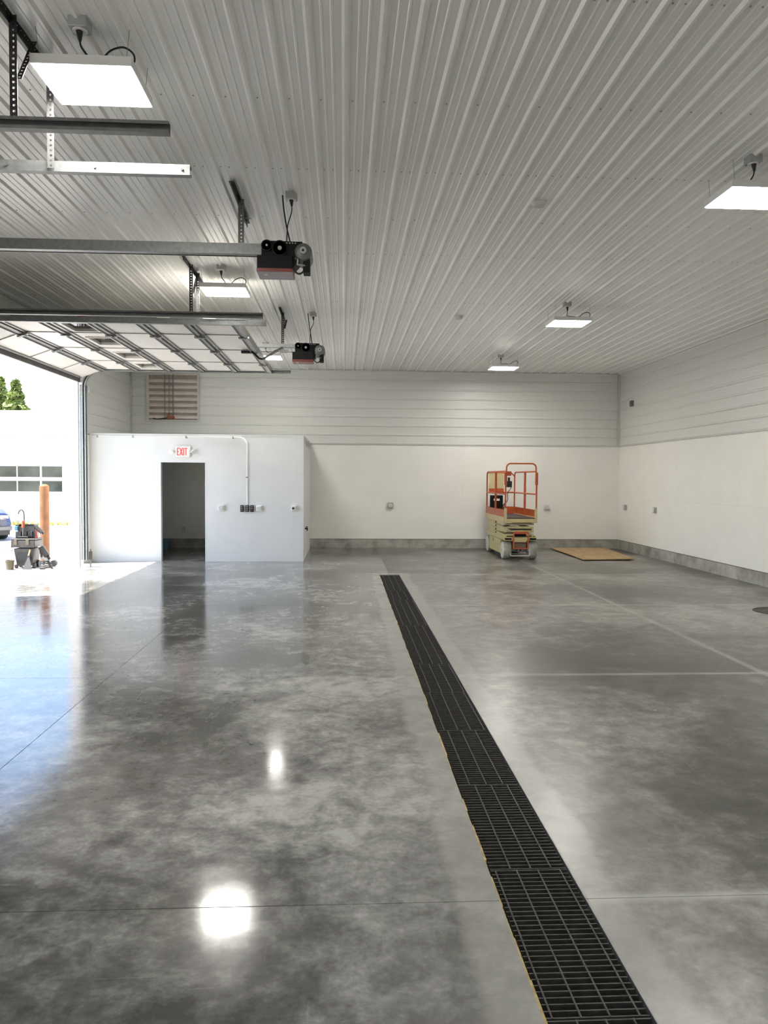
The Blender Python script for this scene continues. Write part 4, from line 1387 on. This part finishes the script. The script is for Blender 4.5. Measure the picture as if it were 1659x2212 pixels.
B().box(-30, bx1, BY, BY + 9, GZ, bz(4.12)).build('wall', M_STUCCO, nb)
B().box(-30.1, bx1 + 0.1, BY - 0.18, BY + 9.1, bz(3.88), bz(4.12)).build('parapet_cap', M_STUCCO, nb)
B().box(-30.1, bx1 + 0.1, BY - 0.22, BY - 0.17, bz(4.03), bz(4.09)).build('cornice_strip', M_TANTRIM, nb)
B().box(-30.1, bx1 + 0.1, BY - 0.22, BY - 0.17, bz(3.84), bz(3.90)).build('cornice_strip', M_TANTRIM, nb)
sg = B().box(bxx(-11.97), bxx(-10.2), BY - 0.12, BY - 0.02, bz(3.40), bz(3.60)).build('sign_board', M_STUCCO, nb)
dr = B().box(bxx(-14.8), bxx(-10.47), BY - 0.03, BY + 0.02, GZ, bz(3.10)).build('garage_door', M_STUCCO, nb)
B().box(bxx(-14.9), bxx(-10.42), BY - 0.14, BY - 0.03, bz(3.10), bz(3.16)).build('door_head_trim', M_TANTRIM, nb)
cols = [(-10.53, -11.27), (-11.345, -12.15), (-12.20, -13.0), (-13.06, -13.86), (-13.92, -14.7)]
for c1, c0 in cols:
    for z0, z1 in ((1.655, 2.062), (1.115, 1.515)):
        B().box(bxx(c0), bxx(c1), BY - 0.045, BY - 0.028, bz(z0), bz(z1)).build('window_pane', M_PANE, nb)
    for z0, z1 in ((2.10, 2.60), (2.64, 3.08), (0.60, 1.08), (0.06, 0.56)):
        B().box(bxx(c0), bxx(c1), BY - 0.05, BY - 0.03, bz(z0), bz(z1)).build('door_panel', M_STUCCO, nb)

# grass tuft strip at its foot: blades
t = B()
random.seed(11)
for k in range(420):
    x = random.uniform(-13.5, -9.3); y = BY - random.uniform(0.32, 0.75)
    h = random.uniform(0.06, 0.22); a = random.uniform(0, PI)
    dx, dy = 0.03 * math.cos(a), 0.03 * math.sin(a)
    t.add([(x - dx, y - dy, GZ), (x + dx, y + dy, GZ), (x + random.uniform(-.06, .06), y + random.uniform(-.06, .06), GZ + h)], [(0, 1, 2)])
tag(t.build('grass', M_GRASS), 'dry yellow grass strip at the foot of the white building', 'grass', None, 'stuff')

# bollard
t = thing('bollard', 'tall rusty orange steel pipe bollard beside the tool pile', 'bollard', (-6.06, 15.68, GZ))
B().lathe((-6.06, 15.68, GZ), [(0.0, 0.0), (0.092, 0.0), (0.092, 1.53), (0.088, 1.55), (0.06, 1.575), (0.0, 1.585)], 24).build('pipe', M_RUST, t, smooth=True)
B().lathe((-6.06, 15.68, GZ), [(0.095, 0.0), (0.14, 0.0), (0.13, 0.02), (0.094, 0.025)], 24).build('footing', M_CURB, t)

# tool pile: a rolling chest with a tote on it and loose tools
cx, cy = -6.0, 14.72
t = thing('rolling_tool_chest', 'grey plastic rolling tool chest standing outside the open door', 'tool chest', (cx, cy, GZ))
x0, x1 = cx - 0.22, cx + 0.17
y0, y1 = cy - 0.18, cy + 0.18
bb = B().add([(x0 + 0.06, y0 + 0.04, GZ + 0.05), (x1 - 0.04, y0 + 0.04, GZ + 0.05), (x1 - 0.04, y1 - 0.04, GZ + 0.05), (x0 + 0.06, y1 - 0.04, GZ + 0.05),
              (x0 + 0.02, y0, GZ + 0.38), (x1, y0, GZ + 0.38), (x1, y1, GZ + 0.38), (x0 + 0.02, y1, GZ + 0.38)],
             [(0, 3, 2, 1), (4, 5, 6, 7), (0, 1, 5, 4), (1, 2, 6, 5), (2, 3, 7, 6), (3, 0, 4, 7)])
bb.build('lower_bin', M_TOOLGREY, t, bevel=0.01)
B().box(x0 - 0.02, x1 + 0.03, y0 - 0.02, y1 + 0.02, GZ + 0.40, GZ + 0.53).build('upper_tray', M_TOOLGREY, t, bevel=0.012)
B().box(x0 - 0.02, x1 + 0.03, y0 - 0.02, y1 + 0.02, GZ + 0.535, GZ + 0.57).build('lid', M_TOOLGREY, t, bevel=0.012)
B().tube([(cx - 0.12, y0 + 0.02, GZ + 0.57), (cx - 0.12, y0 + 0.02, GZ + 0.60), (cx + 0.06, y0 + 0.02, GZ + 0.60), (cx + 0.06, y0 + 0.02, GZ + 0.57)], 0.012, 8).build('lid_handle', M_BLKPL, t)
for x in (cx - 0.15, cx + 0.07):
    B().box(x - 0.03, x + 0.03, y0 - 0.035, y0 - 0.02, GZ + 0.45, GZ + 0.55).build('latch', M_TAN, t, bevel=0.004)
B().box(x0 + 0.09, x1 - 0.06, y0 + 0.0, y0 + 0.018, GZ + 0.16, GZ + 0.30).build('front_rib', M_BLKPL, t)
for x in (x0 + 0.02, x1 - 0.04):
    w = B().cyl((x, y1 - 0.08, GZ + 0.07), (x + 0.045, y1 - 0.08, GZ + 0.07), 0.07, 18).build('wheel', M_BLKPL, t)
    w = B().cyl((x, y0 + 0.08, GZ + 0.05), (x + 0.04, y0 + 0.08, GZ + 0.05), 0.05, 18).build('wheel', M_BLKPL, t)
# tote
tz = GZ + 0.572
t = thing('tool_tote', 'black open tool tote with a hoop handle standing on the grey chest', 'tool bag', (cx - 0.02, cy + 0.04, tz))
B().box(cx - 0.21, cx + 0.14, cy - 0.06, cy + 0.15, tz, tz + 0.012).box(cx - 0.21, cx - 0.195, cy - 0.06, cy + 0.15, tz, tz + 0.25).box(cx + 0.125, cx + 0.14, cy - 0.06, cy + 0.15, tz, tz + 0.25) \
   .box(cx - 0.195, cx + 0.125, cy - 0.06, cy - 0.045, tz, tz + 0.22).box(cx - 0.195, cx + 0.125, cy + 0.135, cy + 0.15, tz, tz + 0.25).build('body', M_BLKPL, t)
B().tube([(cx - 0.19, cy + 0.04, tz + 0.24)] + [(cx - 0.02 - 0.17 * math.cos(a), cy + 0.04, tz + 0.24 + 0.13 * math.sin(a)) for a in [PI * k / 10 for k in range(11)]], 0.011, 8).build('handle', M_BLKPL, t, smooth=True)
for k in range(3):
    B().box(cx - 0.18 + k * 0.105, cx - 0.095 + k * 0.105, cy - 0.085, cy - 0.06, tz + 0.02, tz + 0.13).build('pocket', M_BLKPL, t, bevel=0.006)
# tools in the tote
t = thing('screwdriver', 'orange handled screwdriver in the front of the tote', 'screwdriver', (cx - 0.05, cy - 0.095, tz + 0.03))
B().cyl((cx - 0.05, cy - 0.098, tz + 0.20), (cx - 0.045, cy - 0.098, tz + 0.33), 0.028, 10).build('handle', M_TOOLORG, t, smooth=True)
B().cyl((cx - 0.055, cy - 0.098, tz + 0.04), (cx - 0.05, cy - 0.098, tz + 0.20), 0.008, 8).build('shank', M_STEELT, t)
t = thing('tape_measure', 'bright blue tape measure clipped to the left of the tote', 'tape measure', (cx - 0.17, cy - 0.12, tz + 0.14))
B().box(cx - 0.205, cx - 0.14, cy - 0.125, cy - 0.087, tz + 0.15, tz + 0.23).build('case', M_TOOLBLUE, t, bevel=0.012)
B().box(cx - 0.195, cx - 0.15, cy - 0.087, cy - 0.08, tz + 0.12, tz + 0.22).build('clip', M_STEELT, t)
t = thing('wrecking_bar', 'dark hooked bar rising out of the tote', 'pry bar', (cx - 0.1, cy + 0.05, tz + 0.02))
B().tube(smooth_path([(cx - 0.08, cy + 0.05, tz + 0.02), (cx - 0.09, cy + 0.05, tz + 0.40), (cx - 0.10, cy + 0.05, tz + 0.49), (cx - 0.14, cy + 0.05, tz + 0.53), (cx - 0.18, cy + 0.05, tz + 0.50), (cx - 0.195, cy + 0.05, tz + 0.45)]), 0.012, 8).build('hook', M_DARKST, t, smooth=True)
t = thing('hammer', 'hammer with pale wooden handle leaning in the tote', 'hammer', (cx - 0.2, cy + 0.0, tz + 0.02))
B().cyl((cx - 0.16, cy, tz + 0.02), (cx - 0.20, cy, tz + 0.31), 0.014, 8).build('shaft', M_WOOD, t)
B().box(cx - 0.27, cx - 0.15, cy - 0.016, cy + 0.016, tz + 0.30, tz + 0.34).build('head', M_STEELT, t, bevel=0.005)
t = thing('power_drill', 'dark cordless drill lying against the right of the tote', 'drill', (cx + 0.2, cy + 0.02, tz))
B().cyl((cx + 0.15, cy - 0.02, tz + 0.22), (cx + 0.27, cy - 0.02, tz + 0.10), 0.04, 12).cyl((cx + 0.27, cy - 0.02, tz + 0.10), (cx + 0.30, cy - 0.02, tz + 0.07), 0.018, 10).build('body', M_TOOLGREY, t, smooth=True)
B().bar((cx + 0.17, cy - 0.02, tz + 0.18), (cx + 0.165, cy - 0.02, tz + 0.03), 0.035, 0.04).box(cx + 0.143, cx + 0.203, cy - 0.055, cy + 0.015, tz, tz + 0.04).build('grip', M_RED, t)
# lower right jumble
t = thing('nail_gun', 'black nail gun leaning on the right side of the grey chest', 'nail gun', (cx + 0.32, cy + 0.05, GZ))
B().bar((cx + 0.24, cy, GZ + 0.40), (cx + 0.36, cy, GZ + 0.22), 0.08, 0.10).bar((cx + 0.36, cy, GZ + 0.22), (cx + 0.40, cy, GZ + 0.16), 0.04, 0.05).build('body', M_BLKPL, t, bevel=0.01)
B().bar((cx + 0.23, cy, GZ + 0.36), (cx + 0.25, cy, GZ + 0.20), 0.04, 0.045).build('grip', M_TOOLGREY, t, bevel=0.008)
B().bar((cx + 0.24, cy, GZ + 0.20), (cx + 0.37, cy, GZ + 0.13), 0.03, 0.05).build('magazine', M_STEELT, t)
B().bar((cx + 0.30, cy, GZ + 0.14), (cx + 0.27, cy, GZ), 0.03, 0.03).build('foot', M_BLKPL, t)
t = thing('air_hose_coil', 'coiled dark hose on the ground in front of the nail gun', 'hose', (cx + 0.40, cy - 0.22, GZ))
pts = []
for k in range(64):
    a = k * PI / 8
    pts.append((cx + 0.40 + (0.12 - 0.0006 * k) * math.cos(a), cy - 0.22 + (0.12 - 0.0006 * k) * math.sin(a), GZ + 0.016 + 0.0022 * k))
B().tube(pts, 0.014, 6).build('coil', M_BLKPL, t, smooth=True)
t = thing('extension_reel', 'small round cord reel on the ground right of the chest', 'cord reel', (cx + 0.40, cy + 0.06, GZ))
B().lathe((cx + 0.39, cy + 0.2, GZ + 0.06), [(0.06, 0.0), (0.06, 0.01), (0.035, 0.012), (0.035, 0.05), (0.06, 0.052), (0.06, 0.062)], 20, 'Y').build('spool', M_GALVD, t, smooth=True)
t = thing('mixing_tub', 'small tan tub on the ground left of the grey chest', 'tub', (cx - 0.27, cy - 0.30, GZ))
B().lathe((cx - 0.21, cy - 0.32, GZ), [(0.0, 0.0), (0.065, 0.0), (0.078, 0.16), (0.085, 0.16), (0.085, 0.175), (0.072, 0.175), (0.06, 0.012), (0.0, 0.012)], 20).build('tub', M_TAN, t, smooth=True)
t = thing('trowel', 'dark trowel leaning on the front of the grey chest', 'trowel', (cx + 0.1, cy - 0.28, GZ))
B().add([(cx + 0.02, cy - 0.33, GZ), (cx + 0.20, cy - 0.33, GZ), (cx + 0.10, cy - 0.23, GZ + 0.26), (cx + 0.02, cy - 0.327, GZ), (cx + 0.20, cy - 0.327, GZ), (cx + 0.10, cy - 0.227, GZ + 0.26)],
        [(0, 1, 2), (5, 4, 3), (0, 3, 4, 1), (1, 4, 5, 2), (2, 5, 3, 0)]).build('blade', M_TOOLGREY, t)
B().cyl((cx + 0.10, cy - 0.24, GZ + 0.25), (cx + 0.12, cy - 0.21, GZ + 0.36), 0.015, 8).build('handle', M_WOOD, t)

# timber wheel stop
tag(B().box(-11.4, -7.72, 17.95, 18.12, GZ, GZ + 0.13).build('wheel_stop', M_CURB, bevel=0.015), 'long grey concrete wheel stop in front of the blue car', 'wheel stop')

# car nosing towards the viewer
car = thing('car', 'dark blue car nose with slatted grille at the left edge of the picture', 'car', (0, 0, GZ))
cw, cyf = 0.90, -2.25
cxm = 0.0


def ring(y, hw, z0, z1, top_in):
    """body cross-section"""
    return [(cxm - hw, y, z0), (cxm - hw - 0.02, y, (z0 + z1) / 2), (cxm - hw + 0.03, y, z1 - 0.06), (cxm - hw + top_in, y, z1), (cxm, y, z1 + 0.02), (cxm + hw - top_in, y, z1), (cxm + hw - 0.03, y, z1 - 0.06), (cxm + hw + 0.02, y, (z0 + z1) / 2), (cxm + hw, y, z0)]


secs = [(0.00, 0.72, 0.30, 0.62, 0.16), (0.06, 0.82, 0.24, 0.74, 0.14), (0.35, 0.88, 0.22, 0.82, 0.14), (1.2, 0.90, 0.22, 0.94, 0.14), (3.4, 0.90, 0.22, 0.98, 0.12), (4.2, 0.86, 0.25, 0.98, 0.14), (4.5, 0.78, 0.34, 0.80, 0.16)]
b = B()
vs = []
for y, hw, z0, z1, ti in secs:
    vs += [(p[0], p[1], p[2] + GZ) for p in ring(cyf + y, hw, z0, z1, ti)]
n = 9
fs = []
for i in range(len(secs) - 1):
    for k in range(n):
        fs.append((i * n + k, i * n + (k + 1) % n, (i + 1) * n + (k + 1) % n, (i + 1) * n + k))
fs += [tuple(range(n)), tuple(range(len(vs) - 1, len(vs) - n - 1, -1))]
b.add(vs, fs).build('body', M_CARBLUE, car, smooth=True)
b = B()
cab = [(1.15, 0.78, 0.94, 0.0), (1.9, 0.60, 1.42, 0.0), (3.1, 0.60, 1.44, 0.0), (4.1, 0.74, 0.97, 0.0)]
vs = []
for y, hw, z, _ in cab:
    vs += [(cxm - hw, cyf + y, z + GZ), (cxm + hw, cyf + y, z + GZ), (cxm - 0.80, cyf + y, 0.93 + GZ), (cxm + 0.80, cyf + y, 0.93 + GZ)]
b.add(vs, [(0, 1, 5, 4), (4, 5, 9, 8), (8, 9, 13, 12), (0, 4, 6, 2), (4, 8, 10, 6), (8, 12, 14, 10), (1, 3, 7, 5), (5, 7, 11, 9), (9, 11, 15, 13)])
b.build('cabin_glass', M_PANE, car)
B().box(cxm - 0.60, cxm + 0.60, cyf + 1.9, cyf + 3.1, 1.43 + GZ, 1.465 + GZ).build('roof', M_CARBLUE, car, bevel=0.02)
gr = B().box(cxm - 0.55, cxm + 0.55, cyf - 0.012, cyf + 0.03, 0.40 + GZ, 0.62 + GZ).build('grille', M_BLKPL, car)
for k in range(6):
    B().box(cxm - 0.70, cxm + 0.70, cyf - 0.03, cyf - 0.005, 0.42 + 0.036 * k + GZ, 0.435 + 0.036 * k + GZ).build('grille_bar', M_CHROME, gr)
B().box(cxm - 0.84, cxm + 0.84, cyf - 0.07, cyf + 0.08, 0.28 + GZ, 0.40 + GZ).build('bumper', M_CHROME, car, bevel=0.025)
B().box(cxm - 0.78, cxm + 0.78, cyf - 0.03, cyf + 0.1, 0.16 + GZ, 0.28 + GZ).build('air_dam', M_BLKPL, car)
for s in (-1, 1):
    B().cbox((cxm + s * 0.66, cyf + 0.03, 0.63 + GZ), (0.24, 0.06, 0.10), Matrix.Rotation(s * 0.35, 3, 'Z')).build('headlamp', M_SMOKED, car, bevel=0.015)
    for yy in (0.75, 3.5):
        w = B().lathe((cxm + s * 0.80 - 0.1, cyf + yy, 0.31 + GZ), [(0.2, 0.0), (0.30, 0.0), (0.31, 0.02), (0.31, 0.18), (0.30, 0.20), (0.2, 0.20)], 24, 'X').build('wheel', M_BLKPL, car, smooth=True)
        B().cyl((cxm + s * 0.80 - 0.08, cyf + yy, 0.31 + GZ), (cxm + s * 0.80 + 0.08, cyf + yy, 0.31 + GZ), 0.2, 20).build('hub', M_CHROME, w)

car.location = (-11.04, 22.1, GZ)
car.rotation_euler = (0, 0, math.radians(40))
# trees behind the white building
random.seed(21)


def conifer(x, y, h, rad, label):
    t = thing('conifer_tree', label, 'tree', (x, y, GZ), 'trees behind the white building')
    B().cyl((x, y, GZ), (x, y, h * 0.95), 0.22, 8, 0.05).build('trunk', M_BARK, t)
    b = B()
    for k in range(2600):
        f = random.random() ** 0.8
        z = h * (0.22 + 0.78 * f)
        rr = rad * (1.02 - f) * (0.8 + 0.2 * math.sin(f * 60)) * math.sqrt(random.random()) + 0.05
        a = random.uniform(0, 2 * PI)
        c = Vector((x + rr * math.cos(a), y + rr * math.sin(a), z - rr * 0.25))
        s = random.uniform(0.10, 0.26)
        u = Vector((random.uniform(-1, 1), random.uniform(-1, 1), random.uniform(-.6, .4))).normalized()
        v = u.cross(Vector((random.uniform(-1, 1), random.uniform(-1, 1), random.uniform(-1, 1)))).normalized()
        b.add([c - u * s, c + v * s * 0.5, c + u * s, c - v * s * 0.5], [(0, 1, 2, 3)])
    tag(b.build('foliage', M_LEAF, t), None, None, None, 'stuff')


conifer(-24.6, 56.0, 8.75, 2.8, 'taller yellow green conifer above the white roof line')
conifer(-19.75, 47.0, 7.45, 2.6, 'shorter pointed conifer right of the taller one')
